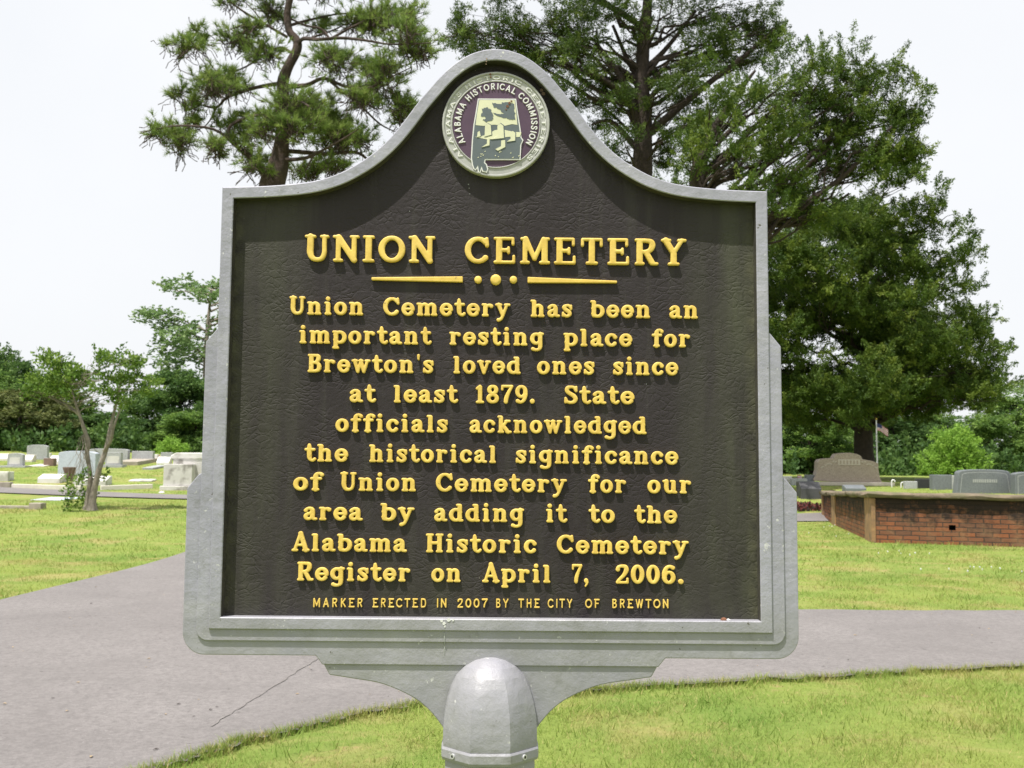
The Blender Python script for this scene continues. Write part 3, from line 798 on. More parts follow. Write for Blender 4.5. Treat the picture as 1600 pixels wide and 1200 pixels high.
BODY = [
    (340, 361, 377, [('Union', 27, 306), ('Cemetery', 378, 852), ('has', 928, 1085), ('been', 1152, 1378), ('an', 1447, 1556)]),
    (340, 469, 484, [('important', 63, 556), ('resting', 625, 977), ('place', 1052, 1308), ('for', 1383, 1526)]),
    (340, 577, 589, [("Brewton's", 95, 567), ('loved', 638, 892), ('ones', 953, 1168), ('since', 1236, 1480)]),
    (340, 689, 697, [('at', 252, 348), ('least', 415, 655), ('1879.', 722, 946), ('State', 1054, 1316)]),
    (640, 83, 92, [('officials', 200, 620), ('acknowledged', 700, 1362)]),
    (640, 194, 206, [('the', 85, 246), ('historical', 325, 803), ('significance', 872, 1480)]),
    (640, 302, 314, [('of', 42, 150), ('Union', 217, 503), ('Cemetery', 575, 1063), ('for', 1145, 1287), ('our', 1366, 1530)]),
    (640, 413, 426, [('area', 80, 300), ('by', 368, 493), ('adding', 568, 903), ('it', 985, 1063), ('to', 1147, 1244), ('the', 1318, 1476)]),
    (640, 529, 542, [('Alabama', 38, 465), ('Historic', 537, 952), ('Cemetery', 1027, 1518)]),
    (640, 639, 652, [('Register', 55, 480), ('on', 558, 670), ('April', 750, 1006), ('7,', 1083, 1147), ('2006.', 1246, 1502)])]
for oy, a, c, ws in BODY: line(ws, oy, a, c, 69, 'body', .0058)
line([('MARKER', 115, 304), ('ERECTED', 338, 540), ('IN', 576, 617), ('2007', 655, 769), ('BY', 797, 848), ('THE', 883, 964), ('CITY', 993, 1086), ('OF', 1133, 1187), ('BREWTON', 1231, 1446)], 640, 738, 742, 33, 'sans', .0036)
# divider: two tapered bars and three dots
def upt(cx, cy, w=.0068):
    p = at(440 + cx * K6, 340 + cy * K6, D - w); return (p.x - SX, p.z)
for pts in ([(335, 233), (676, 241), (676, 219), (335, 222)], [(918, 243), (1252, 244), (1252, 235), (918, 221)]):
    b = MB(); b.prism([upt(*p) for p in pts], -.0068, .001); b.build('divider_bar', M['gold'], sign, bevel=.0015)
for cx, r in ((733, 14), (799, 20), (865, 14)):
    u, v = upt(cx, 231); R_ = r * K6 * D / F_PX; b = MB()
    b.tube([(u, .001, v), (u, -.0052, v), (u, -.0066, v), (u, -.0072, v)], [R_, R_, R_ * .85, R_ * .5], 24)
    b.build('divider_dot', M['gold'], sign, smooth=50)

# ------------------------------------------------------------------ emblem at the top
EC = (.001, 2.2637); ER = .1055
def disc(mb, r0, r1, w0, w1, n=64, mi=0):
    """ring (or disc when r0 = 0) with rounded edge"""
    prof = [(r1, w0), (r1, w1 - .0012), (r1 - .0012, w1)] + ([(r0 + .0008, w1), (r0, w1 - .0008), (r0, w0)] if r0 else [(.0005, w1)])
    vv = []; ff = []
    for r, w in prof:
        for k in range(n): a = 2 * math.pi * k / n; vv.append((EC[0] + r * math.cos(a), -w, EC[1] + r * math.sin(a)))
    for i in range(len(prof) - 1):
        for k in range(n): ff.append((i * n + k, i * n + (k + 1) % n, (i + 1) * n + (k + 1) % n, (i + 1) * n + k))
    mb.add(vv, ff, mi)
b = MB(); disc(b, 0, ER, -.002, .0100); disc(b, ER - .0045, ER, .0095, .0122); disc(b, .0855, .0885, .0095, .0118)
emblem = b.build('emblem', M['ringgrey'], sign, smooth=40); emblem.location.y = -.003
b = MB(); disc(b, 0, .0858, .009, .0108); b.build('purple_field', M['purple'], emblem, smooth=40)
def arc_text(mb, text, r, a0, a1, cap, depth, w0):
    items = []; x = 0
    for ch in text:
        if ch == ' ': x += .45; continue
        V, Fc, w = get_glyph(ch, 'emb'); items.append((V, Fc, x, w)); x += w + .17
    tot = x - .17
    for V, Fc, xo, w in items:
        a = rad(a0 + (a1 - a0) * (xo + w / 2) / tot)
        k = abs(rad(a1 - a0)) * (r + cap * .4) / tot
        lx, lz = (V[:, 0] - w / 2) * k, V[:, 1] * cap
        ca, sa = math.cos(a), math.sin(a)                      # radial direction; letters stand outwards, running clockwise
        uu = EC[0] + ca * (r + lz) + sa * lx; vv = EC[1] + sa * (r + lz) - ca * lx
        mb.add(np.stack([uu, -(w0 + V[:, 2] * depth), vv], 1).tolist(), Fc)
b = MB(); arc_text(b, 'ALABAMA HISTORICAL COMMISSION', .0690, 212, -33, .0128, .0022, .0106); b.build('emblem_lettering', M['white'], emblem, smooth=40)
b = MB(); arc_text(b, "ALABAMA'S HISTORIC CEMETERIES", .0900, 226, -48, .0082, .0015, .0099); b.build('emblem_lettering', M['ringlit_stain'], emblem, smooth=40)
def ept(cx, cy):                                               # points read in an enlarged view (scale 0.2, origin 660, 60)
    p = at(660 + cx * .2, 60 + cy * .2, D - .012); return (p.x - SX, p.z)
state = [(438, 480), (728, 482), (738, 560), (760, 700), (770, 780), (784, 800), (768, 835), (762, 950), (490, 950), (484, 975), (500, 990), (510, 1025), (500, 1048), (470, 1040), (462, 1012), (450, 1050), (438, 1046), (432, 1005), (416, 1030), (402, 1020), (392, 990), (384, 940), (392, 800), (404, 680), (420, 590)]
SP = list(reversed([ept(*p) for p in state]))                 # counter-clockwise in (u, v)
def emb_poly(name, pts, w, mat, parent=emblem, base=.0105):
    area = sum(pts[i - 1][0] * pts[i][1] - pts[i][0] * pts[i - 1][1] for i in range(len(pts)))
    if area < 0: pts = list(reversed(pts))
    b = MB(); b.prism(pts, -w, -base); return b.build(name, mat, parent)
emb_poly('state_outline', inset(SP, -.0012, True), .0134, M['white'])
emb_poly('state_field', inset(SP, .0011, True), .0139, M['slate'])
def ragged(pl, amp, seed, n=4):
    r = random.Random(seed); out = []
    for i in range(len(pl)):
        a, c = Vector(pl[i]), Vector(pl[(i + 1) % len(pl)])
        for k in range(n): p = a.lerp(c, k / n); out.append((p.x + r.uniform(-amp, amp), p.y + r.uniform(-amp, amp)))
    return out
emb_poly('relief_sky', [ept(*p) for p in [(446, 488), (721, 489), (731, 560), (742, 682), (700, 676), (640, 690), (560, 680), (480, 690), (416, 684), (428, 590)]], .0142, M['cream'])
SL = [[(545, 510), (600, 520), (650, 500), (715, 515), (722, 580), (728, 640), (690, 640), (660, 630), (600, 620), (560, 600), (552, 585), (600, 600), (640, 592), (600, 560), (556, 540)],
      [(470, 560), (500, 545), (530, 560), (550, 590), (552, 630), (540, 652), (500, 660), (470, 645), (500, 628), (458, 612), (468, 590)]]
for i, pl in enumerate(SL): emb_poly('relief_tree', [ept(*p) for p in ragged(pl, 6, 30 + i)], .0146, M['slate'])
emb_poly('relief_path', [ept(*p) for p in ragged([(410, 778), (500, 760), (560, 725), (640, 720), (770, 742), (764, 772), (640, 778), (520, 796)], 4, 41, 3)], .0142, M['cream'])
for pl in ([(490, 690), (510, 672), (534, 685), (540, 760), (486, 775)], [(586, 690), (608, 672), (632, 690), (638, 785), (540, 795), (588, 770)],
           [(432, 740), (448, 730), (456, 770), (428, 780)], [(686, 745), (706, 730), (726, 745), (724, 805), (660, 815), (690, 790)]):
    c_ = (sum(p[0] for p in pl) / len(pl), sum(p[1] for p in pl) / len(pl))
    emb_poly('relief_stone', [ept(p[0] + (p[0] - c_[0]) * .13 + 3, p[1] + (p[1] - c_[1]) * .08) for p in pl], .0146, M['slate'])
    emb_poly('relief_stone', [ept(*p) for p in pl], .0150, M['cream'])
for pl in ([(506, 790), (526, 785), (524, 842), (462, 858), (504, 830)], [(616, 805), (646, 800), (648, 855), (590, 885), (570, 872), (614, 850)]):
    emb_poly('relief_stone', [ept(*p) for p in pl], .0150, M['cream'])
r = random.Random(77)
for i in range(14):
    x, y = r.uniform(420, 750), r.uniform(885, 940); emb_poly('relief_grass', [ept(x, y), ept(x + r.uniform(8, 22), y - r.uniform(3, 10)), ept(x + 10, y + 3)], .0143, M['cream'])
# rust mark and droppings
def splat(name, pts, w, mat, seed):
    """small stain lying on the sign: pts (px, py, radius px) strung into one thin film"""
    r = random.Random(seed); b = MB()
    for px, py, rp in pts:
        p = at(px, py, D - w); c = (p.x - SX, p.z); R_ = rp * D / F_PX; n = 11
        ring = [(c[0] + R_ * r.uniform(.6, 1.1) * math.cos(2 * math.pi * k / n), c[1] + R_ * r.uniform(.6, 1.1) * math.sin(2 * math.pi * k / n)) for k in range(n)]
        w_ = w + r.uniform(0, .0006); b.prism(ring, -w_, -w_ + .002)
    return b.build(name, mat, sign)
splat('dropping_stain', [(694, 974, 3), (690, 970, 2.5), (701, 969, 3), (708, 969, 2), (695, 979, 2)], .0246, M['white'], 2)
b = MB(); q = [at(694.5, 988 + i * 7, D - .018) for i in range(6)]
b.tube([(p.x - SX + random.uniform(-.0006, .0006), -.0198 if i < 3 else -.0158, p.z) for i, p in enumerate(q)], [.0012, .0014, .0011, .0010, .0011, .0006], 6)
b.build('dropping_stain', M['pale'], sign)
splat('rust_stain', [(796, 161, 2.4), (793, 166, 2.6), (799, 158, 1.6), (791, 171, 1.4)], .0182, M['rust'], 4)
splat('rust_stain', [(766, 116, 1.6), (767, 120, 1.3)], .0156, M['rust'], 5)
splat('rust_stain', [(761, 88, 1.6), (760.5, 92, 1.3), (760, 96, 1.1), (759.5, 100, 1.0)], .0240, M['ruststreak'], 8)
splat('pale_stain', [(786, 82, 2.2), (790, 86, 1.6), (797, 84, 2.2), (800, 90, 1.4), (783, 88, 1.2)], .0240, M['ringlit_stain'], 9)
for i, p_ in enumerate([(732, 288, 1.0), (733, 294, .8), (734, 303, .7), (560, 640, .7), (905, 700, .8), (1010, 600, .8), (640, 330, .7)]): splat('pale_stain', [p_], .0004, M['pale'], 10 + i)
splat('mud_spot', [(846, 141, 3), (849, 146, 3.4), (843, 148, 2)], .001, M['brownst'], 6)
# the lump lying on the bottom ledge
q = at(1131, 968, D - .013); b = MB()
b.lathe([(.002, 0), (.006, .002), (.0065, .006), (.004, .009), (.001, .010)], 10); b.lathe([(.001, .001), (.004, .003), (.0045, .006), (.001, .008)], 9, (.008, -.002, 0), 1)
o = b.build('debris_lump', [M['rust'], M['white']], None, smooth=60); o.location = (q.x, q.y, q.z - .006)
tag(o, 'tiny rust brown and white lump lying on the bottom ledge of the sign', 'debris')

# ------------------------------------------------------------------ brick retaining wall
wall = thing('brick_wall', 'low old red brick retaining wall with rough stone coping and dark grime', 'wall', (WALL_NEAR[0], WALL_NEAR[1], 0))
W0 = Vector((0, 0)); WF = Vector(WALL_FAR) - Vector(WALL_NEAR); WE = Vector(WALL_END) - Vector(WALL_NEAR)
def wt(p):
    """height of the coping over a plan point: it falls towards the far end"""
    t = max(0.0, min(1.0, p.dot(WF) / WF.length_squared)); e = max(0.0, min(1.0, p.dot(WE) / WE.length_squared))
    return WALL_H_NEAR + (WALL_H_FAR - WALL_H_NEAR) * t if t > .004 else WALL_H_NEAR + (WALL_H_END - WALL_H_NEAR) * e * 3 if e < .333 else WALL_H_END
def wall_face(mb, uvs, a, b_, z0, z1, u_off):
    """vertical brick face from a to b_ (plan), outward on the right of travel"""
    L_ = (b_ - a).length; n = max(1, int(L_ / .5))
    for i in range(n):
        p, q = a.lerp(b_, i / n), a.lerp(b_, (i + 1) / n)
        zp, zq = (wt(p) - .105, wt(q) - .105) if z1 > 9 else (z1, z1)
        mb.add([(p.x, p.y, z0), (q.x, q.y, z0), (q.x, q.y, zq), (p.x, p.y, zp)], [(0, 1, 2, 3)])
        for (uu, zz) in ((i / n, z0), ((i + 1) / n, z0), ((i + 1) / n, zq), (i / n, zp)): uvs.append((u_off + L_ * uu, zz))
mb = MB(); uvs = []
TOPB = WALL_TOP - .105
hp = ground_hit(1488, 848); ew = WE.normalized()
hs = ((Vector((hp.x, hp.y)) - Vector(WALL_NEAR)).dot(ew))          # weep hole position along the front
hz0, hz1, hw = .30, .41, .13
wall_face(mb, uvs, WF, W0, -.3, 99, -9.4)
wall_face(mb, uvs, W0, ew * (hs - hw / 2), -.3, 99, 0)
wall_face(mb, uvs, ew * (hs - hw / 2), ew * (hs + hw / 2), -.3, hz0, hs - hw / 2)
wall_face(mb, uvs, ew * (hs - hw / 2), ew * (hs + hw / 2), hz1, 99, hs - hw / 2)
wall_face(mb, uvs, ew * (hs + hw / 2), WE, -.3, 99, hs + hw / 2)
bw = mb.build('brickwork', M['brick'], wall)
ul = bw.data.uv_layers.new(name='UVMap')
ul.data.foreach_set('uv', [c for t in uvs for c in t])
en = Vector((-ew.y, ew.x))
b = MB(); p0 = ew * (hs - hw / 2); p1 = ew * (hs + hw / 2); q0 = p0 + en * .2; q1 = p1 + en * .2
b.add([(p.x, p.y, z) for z in (hz0, hz1) for p in (p0, p1, q1, q0)], [(0, 1, 2, 3), (7, 6, 5, 4), (0, 3, 7, 4), (1, 5, 6, 2), (3, 2, 6, 7)])
b.build('weep_hole', M['dark'], wall)
def along(a, b_, s0, s1, out, z0, z1, mb):
    d = (b_ - a).normalized(); nrm = Vector((d.y, -d.x))
    P = [a + d * s0 + nrm * out, a + d * s1 + nrm * out, a + d * s1 - nrm * .05, a + d * s0 - nrm * .05]
    mb.add([(p.x, p.y, z) for z in (z0, z1) for p in P], [(0, 3, 2, 1), (4, 5, 6, 7), (0, 1, 5, 4), (1, 2, 6, 5), (2, 3, 7, 6), (3, 0, 4, 7)])
LF = WF.length
for s0, s1 in ((LF - .95, LF + .03), (2.4, 3.2), (-.02, .25)):
    b = MB(); along(WF, W0, s0, s1, .035, -.3, min(wt(WF.lerp(W0, s0 / LF)), wt(WF.lerp(W0, min(1, s1 / LF)))) - .10, b); b.build('pier', M['pier'], wall, bevel=.01)
# coping slab: cross-section swept along far end -> corner -> front
def coping():
    path = []
    for i in range(26): path.append(WF.lerp(W0, i / 25))
    for i in range(1, 46): path.append(W0.lerp(WE, i / 45))
    cs = [(.07, -.110), (.10, -.098), (.115, -.045), (.095, -.012), (.05, 0.0), (-.12, .004), (-.28, 0), (-.30, -.12)]
    r = random.Random(9); vv = []; n = len(cs)
    for i, p in enumerate(path):
        d0 = (p - path[i - 1]).normalized() if i else (path[1] - p).normalized()
        d1 = (path[i + 1] - p).normalized() if i < len(path) - 1 else d0
        t = (d0 + d1).normalized(); nrm = Vector((t.y, -t.x)); k = 1 / max(.6, t.dot(d1))
        for o_, z in cs:
            jj = r.uniform(-.018, .018) if o_ > 0 else 0
            q = p + nrm * (o_ + jj) * k
            vv.append((q.x, q.y, wt(p) + z + r.uniform(-.014, .012) + .012 * math.sin(i * 1.3)))
    ff = [(i * n + k, i * n + (k + 1) % n, (i + 1) * n + (k + 1) % n, (i + 1) * n + k) for i in range(len(path) - 1) for k in range(n)]
    ff += [tuple(range(n - 1, -1, -1)), tuple((len(path) - 1) * n + k for k in range(n))]
    b = MB(); b.add(vv, ff); b.build('coping', M['coping'], wall, smooth=50)
coping()

# ------------------------------------------------------------------ gravestones
def place(px, py):
    q = ground_hit(px, py); return q, q.y / F_PX          # position and metres per pixel there
def top_poly(kind, w, h):
    a = w / 2
    if kind == 'serp':
        pts = [(-a, 0), (a, 0), (a, h * .86)] + [(a * math.cos(math.pi * t / 16) , h * (.86 + .14 * math.sin(math.pi * t / 16) ** 1.2)) for t in range(1, 16)] + [(-a, h * .86)]
    elif kind == 'oval':
        pts = [(-a, 0), (a, 0), (a, h * .9), (a * .95, h * .93)] + [(a * .9 * math.cos(math.pi * t / 12), h * (.93 + .07 * math.sin(math.pi * t / 12))) for t in range(1, 12)] + [(-a * .95, h * .93), (-a, h * .9)]
    elif kind == 'taper':
        pts = [(-a, 0), (a, 0), (a * .9, h * .86), (a * .86, h * .92)] + [(a * .8 * math.cos(math.pi * t / 12), h * (.93 + .07 * math.sin(math.pi * t / 12))) for t in range(1, 12)] + [(-a * .86, h * .92), (-a * .9, h * .86)]
    else: pts = [(-a, 0), (a, 0), (a, h), (-a, h)]
    return pts
STONES = 'gravestones of the cemetery'
def headstone(label, px0, px1, py0, py1, mat, kind='flat', thick=.22, base=0.0, base_out=.12, rz=0.0, plate=None, group=STONES, name='headstone', base_mat=None):
    """upright stone read from its box in the photograph: px0..px1, top py0, foot py1; base = height in px of its plinth"""
    q, m = place((px0 + px1) / 2, py1)
    w, h = (px1 - px0) * m, (py1 - py0) * m
    t = thing(name, label, 'gravestone', q - Vector((0, 0, .03)), rz, group)
    hb = base * m + .03 if base else 0.0
    b = MB(); b.prism([(x, z + hb) for x, z in top_poly(kind, w, h - (base * m) + (0 if base else .03))], -thick / 2, thick / 2)
    tb = b.build('tablet', mat, t, bevel=.015)
    if base:
        b = MB(); b.box(-w / 2 - base_out, w / 2 + base_out, -thick / 2 - base_out, thick / 2 + base_out, 0, hb - .002); b.build('plinth', base_mat or mat, t, bevel=.015)
    if plate:
        u0, u1, v0, v1, pm = plate
        b = MB(); b.box(-w / 2 + u0 * w, -w / 2 + u1 * w, -thick / 2 - .004, -thick / 2 + .01, h * v0, h * v1); b.build('carved_plate', pm, t)
    return t
def slant(label, px0, px1, py0, py1, mat, depth=.4, lean=.55, rz=0.0, name='slant_marker', group=STONES, front=.35):
    """low marker with a sloping face"""
    q, m = place((px0 + px1) / 2, py1); w, h = (px1 - px0) * m, (py1 - py0) * m
    t = thing(name, label, 'gravestone', q - Vector((0, 0, .02)), rz, group)
    b = MB(); f = h * front
    prof = [(0, 0), (depth, 0), (depth, h), (depth * lean, h), (0, f)]
    n = len(prof); vv = [(-w / 2, y, z) for y, z in prof] + [(w / 2, y, z) for y, z in prof]
    b.add(vv, [tuple(range(n)), tuple(range(2 * n - 1, n - 1, -1))] + [(i, i + n, (i + 1) % n + n, (i + 1) % n) for i in range(n)])
    bm_ = b.build('stone', mat, t, bevel=.02)
    bme = bmesh.new(); bme.from_mesh(bm_.data); bmesh.ops.recalc_face_normals(bme, faces=bme.faces); bme.to_mesh(bm_.data); bme.free()
    return t
def slab(label, px0, px1, py0, py1, mat, thick=.06, rz=0.0, name='grave_slab', cat='grave slab', group=None):
    """flat stone lying on the ground; py0 far edge, py1 near edge"""
    a, m = place((px0 + px1) / 2, py1); c, _ = place((px0 + px1) / 2, py0); w = (px1 - px0) * m; L_ = max(.25, (c - a).length)
    mid = (a + c) / 2; b = MB(); b.box(-w / 2, w / 2, -L_ / 2, L_ / 2, -.1, thick)
    o = b.build(name, mat, None, bevel=.012); o.location = (mid.x, mid.y, G(mid.x, mid.y)); o.rotation_euler = (math.atan2(c.z - a.z, L_), 0, rz)
    return tag(o, label, cat, group)
def curb(label, p0, p1, mat, h=.16, w=.16):
    a, _ = place(*p0); c, _ = place(*p1); d = Vector((c.x - a.x, c.y - a.y)); n = max(2, int(d.length)); nr = Vector((-d.y, d.x)).normalized() * w / 2
    b = MB(); vv = []
    for i in range(n + 1):
        p = Vector((a.x, a.y)).lerp(Vector((c.x, c.y)), i / n); z = G(p.x, p.y)
        vv += [(p.x - nr.x, p.y - nr.y, z - .1), (p.x - nr.x, p.y - nr.y, z + h), (p.x + nr.x, p.y + nr.y, z + h), (p.x + nr.x, p.y + nr.y, z - .1)]
    ff = [(i * 4 + k, i * 4 + (k + 1) % 4, (i + 1) * 4 + (k + 1) % 4, (i + 1) * 4 + k) for i in range(n) for k in range(4)] + [(3, 2, 1, 0), tuple(n * 4 + k for k in range(4))]
    b.add(vv, ff); o = b.build('plot_kerb', mat, None, bevel=.015)
    bme = bmesh.new(); bme.from_mesh(o.data); bmesh.ops.recalc_face_normals(bme, faces=bme.faces); bme.to_mesh(o.data); bme.free()
    return tag(o, label, 'grave kerb')

g, gb, mrb, cr, agd = M['granite'], M['granite_b'], M['marble'], M['creamst'], M['aged']
# left side of the photograph
slant('cream slanted marker cut by the left picture edge, behind the small serpentine headstone', -14, 12, 708, 720, cr)
headstone('small grey headstone with curved top on a wide base, nearest the left picture edge', 13, 37, 708, 730, g, 'serp', base=2.5, base_out=.2, plate=(.14, .82, .25, .75, M['aged']))
slant('cream slanted marker just right of the small curved grey headstone', 35, 50, 710, 722, cr)
headstone('tall grey headstone with slightly arched top at the wood edge on the left', 43, 75, 695, 718, g, 'serp', base=3.0, base_out=.05)
headstone('tiny white upright stone right beside the tall arched grey headstone', 74, 80, 708, 716, mrb, 'flat', .15)
headstone('small brown block of stone on a pale flat slab at left', 70, 86, 716, 728, M['brownst'], 'flat', .3, name='stone_block')
slab('pale flat grave slab in front of the small brown stone block', 52, 80, 726.5, 729.5, cr, .04)
slant('white slanted marker between the brown block and the big pale blue headstone', 76, 97, 711, 725, mrb)
headstone('big pale blue-grey headstone behind the twin-trunked tree, flat topped', 92, 153, 705, 743, gb, 'oval', .32, rz=rad(-6))
slant('low white slope-topped marker before the big pale blue headstone, left of the urn', 58, 93, 740, 755, mrb, .55, .7, front=.6)
slant('low white slope-topped marker directly behind the twin trunks', 113, 165, 743, 759, mrb, .55, .7, front=.55)
headstone('low white block marker cut by the left picture edge', -12, 17, 737, 751, mrb, 'flat', .45, name='block_marker')
q, m_ = place(108, 751); b = MB(); b.lathe([(.10, 0), (.12, .04), (.17, .22), (.225, .36), (.235, .42), (.20, .425), (.18, .36)], 20)
o = b.build('urn', M['brownst'], None, smooth=40); o.location = q; o.scale = (20 * m_ / .47,) * 2 + (21 * m_ / .425,)
tag(o, 'brown tapered stone urn standing before the big pale blue headstone', 'urn')
headstone('wide grey monument with a shoulder, partly behind the right-hand trunk', 138, 201, 701, 722, g, 'oval', .3)
headstone('grey headstone with pale panel and square top, right of the twin trunks', 166, 190, 707, 730, g, 'flat', .25, base=4, base_out=.12, plate=(.1, .9, .3, .8, M['aged']))
headstone('wide plain grey headstone with flat top between the twin trunks and bright bush', 207, 240, 705, 722, g, 'flat', .25)
slab('low mossy concrete grave cover in front of the wide plain grey headstone', 200, 236, 720, 727, M['concrete'], .15)
headstone('small white block left of the pink flowers', 238, 247, 710, 720, mrb, 'flat', .2, name='block_marker')
slant('white slanted marker beside the white box tomb, below the pink flowers', 244, 264, 713, 726, mrb)
headstone('grey low headstone peeking out behind the white box tomb', 252, 270, 707, 719, g, 'flat', .2)
slab('small grey flat stone lying in the grass left of the box tomb', 234, 251, 729.5, 734, g, .08)
slab('long thin white slab lying in the grass left of the box tomb', 205, 241, 750.5, 753, mrb, .05)
slab('pale green-grey slab flat in the lawn beside the far drive', 63, 118, 778, 782, gb, .02)
headstone('squat weathered kerb-end block in the lawn below the far drive', 49, 68, 786, 795.5, M['concrete'], 'flat', .3, name='kerb_block')
curb('low pale kerb in the lawn running to the squat block at left', (-30, 794), (49, 795), M['concrete'], .07)
curb('tan stone kerb end above the far drive at the left picture edge', (-30, 762), (18, 762), M['concrete'], .18, .25)
curb('long low pale plot kerb running behind the twin trunks left of them', (20, 763), (128, 766), M['creamst'], .14)
curb('low pale plot kerb right of the twin trunks', (157, 766), (238, 763), M['creamst'], .14)
q, m_ = place(253, 770); b = MB(); b.lathe([(.9, 0), (1.0, .25), (.8, .55), (.3, .75), (.02, .78)], 9)
o = b.build('rock', mrb, None, smooth=50); o.location = q - Vector((0, 0, .03)); s_ = 5 * m_; o.scale = (s_, s_, s_ * 1.1); tag(o, 'small white rock in the grass in front of the box tomb', 'rock')
# box tomb by the left wing of the sign
q, m_ = place(277, 766)
tomb = thing('box_tomb', 'big weathered white box tomb with rounded cap, beside the left wing of the sign', 'tomb', q - Vector((0, 0, .03)), rad(4))
k = m_
b = MB(); b.box(-26 * k, 26 * k, -.1, 1.3, 0, 8 * k); b.build('plinth', agd, tomb, bevel=.02)
b = MB(); b.box(-22 * k, 22 * k, 0, .5, 8 * k, 42 * k); b.build('front_panel', agd, tomb, bevel=.02)
b = MB(); b.box(-14 * k, 52 * k, .5, 1.9, 4 * k, 52 * k); b.build('chest', agd, tomb, bevel=.02)
b = MB(); b.prism([(-18 * k, 50 * k), (54 * k, 50 * k), (54 * k, 55 * k), (44 * k, 60 * k), (-10 * k, 60 * k), (-18 * k, 55 * k)], .47, 2.0); b.build('cap', mrb, tomb, bevel=.03)
# right side of the photograph
def brown_monument():
    q, m = place(1322, 757.5); Z = lambda py: (750 - py) * m + 7 * m; X = lambda px: (px - 1322) * m
    t = thing('monument', 'wide taupe granite monument with stepped crest, in front of the big cedar trunk', 'gravestone', q - Vector((0, 0, .03)), 0, STONES)
    pts = [(1269, 750), (1376, 754), (1372, 746), (1370, 735), (1369.5, 722), (1360, 718.5), (1345, 716), (1343, 711), (1337, 708), (1326, 706), (1314, 706.5), (1304, 708), (1300, 714.5), (1290, 715), (1279, 716.5), (1276, 720), (1275, 733), (1272.5, 742), (1269, 746)]
    b = MB(); b.prism([(X(a), Z(c)) for a, c in pts], -.22, .22); b.build('tablet', M['taupe'], t, bevel=.02)
    b = MB(); b.box(X(1262), X(1390), -.5, .4, 0, 5.5 * m); b.build('plinth', M['taupe_l'], t, bevel=.02)
    b = MB(); b.box(X(1307), X(1341), -.235, -.2, Z(725), Z(716.5)); pl = b.build('name_plate', M['taupe_l'], t)
    for i in range(6):
        b = MB(); x = X(1309.5 + i * 5.2); b.box(x, x + 2.6 * m, -.242, -.234, Z(723.6), Z(718)); b.build('worn_carving', M['taupe'], pl)
    for sx in (-1, 1):
        b = MB(); r = random.Random(3)
        for i in range(16):
            cx = X(1324) + sx * (20 + i * 1.5) * m; cz = Z(720 + (i / 16) ** 2 * 8 + r.uniform(-1, 3)); s_ = r.uniform(.5, 1.1) * m
            b.box(cx - s_, cx + s_, -.232, -.215, cz - s_, cz + s_)
        b.build('leaf_carving', M['taupe_l'], t)
brown_monument()
slant('dark blocky marker with grey top, beside the left end of the brick wall', 1252, 1284, 752, 780, M['charcoal'], .6, .5, front=.62)
slant('low dark grey slope-topped marker before the taupe monument', 1322, 1354, 757, 768, M['granite_d'], .4, .7, front=.55)
headstone('white low headstone far left behind the sign wing on the right side', 1216, 1236, 744, 754, mrb, 'flat', .3)
headstone('pale grey low headstone behind the dark blocky marker', 1236, 1260, 747, 758, g, 'serp', .25)
headstone('dark headstone left of the taupe monument', 1258, 1271, 742, 757, M['granite_d'], 'flat', .25)
for i, (px, py0, py1, lab) in enumerate(((1393.5, 750, 761, 'taller white hooked rod standing in the grass right of the taupe monument'), (1408, 754, 761.5, 'shorter white hooked rod standing in the grass right of the taupe monument'))):
    q, m = place(px, py1); h = (py1 - py0) * m; b = MB(); r = 2.4 * m
    b.tube([(0, 0, -.05), (0, 0, h - r)] + [(r - r * math.cos(rad(a)), 0, h - r + r * math.sin(rad(a))) for a in range(15, 200, 20)], [.020] * 12, 7)
    o = b.build('hooked_rod', M['white'], None, smooth=60); o.location = q; tag(o, lab, 'garden hook', 'white hooked rods')
headstone('small pale grey headstone between the hooked rods and the black headstone', 1413, 1432, 752, 763, g, 'flat', .2)
headstone('low black granite headstone with pink flowers at its right', 1432, 1456, 748.5, 763, M['black'], 'flat', .25)
headstone('dark blue-grey headstone with stepped top, left of the big blue-grey one', 1455, 1485, 742, 765, M['granite_d'], 'flat', .25)
headstone('narrow greenish grey headstone tucked behind the big blue-grey one', 1483, 1496, 743, 764, g, 'flat', .2)
def big_stone(label, px0, px1, py0, py1, Y, kind, plate, rz=0):
    p = at((px0 + px1) / 2, py1, Y); m = Y / F_PX; w = (px1 - px0) * m; z0 = G(p.x, p.y); h = at(px0, py0, Y).z - z0
    t = thing('headstone', label, 'gravestone', (p.x, p.y, z0 - .03), rz, STONES)
    b = MB(); b.prism(top_poly(kind, w, h + .03), -.13, .13); b.build('tablet', M['granite_d'], t, bevel=.02)
    inn = [(x * .86, z * .88 + h * .04) for x, z in top_poly(kind, w, h)]
    b = MB(); b.prism(inset(inn, -.012, True), -.1345, -.12); b.build('carved_border', M['pale'], t)
    b = MB(); b.prism(inn, -.138, -.12); b.build('polished_face', M['granite_d'], t)
    if plate:
        b = MB(); r = random.Random(4); x = -w * .21
        while x < w * .21:
            d_ = w * r.uniform(.03, .045); b.box(x, x + d_ * .72, -.142, -.13, h * .50, h * .64); x += d_
        b.build('worn_carving', M['pale'], t)
big_stone('big blue-grey headstone with arched top and pale worn name, behind the brick wall', 1491, 1580, 733, 774, 25.5, 'taper', True)
big_stone('blue-grey headstone cut by the right picture edge behind the brick wall', 1583, 1650, 737, 776, 25.0, 'oval', False)

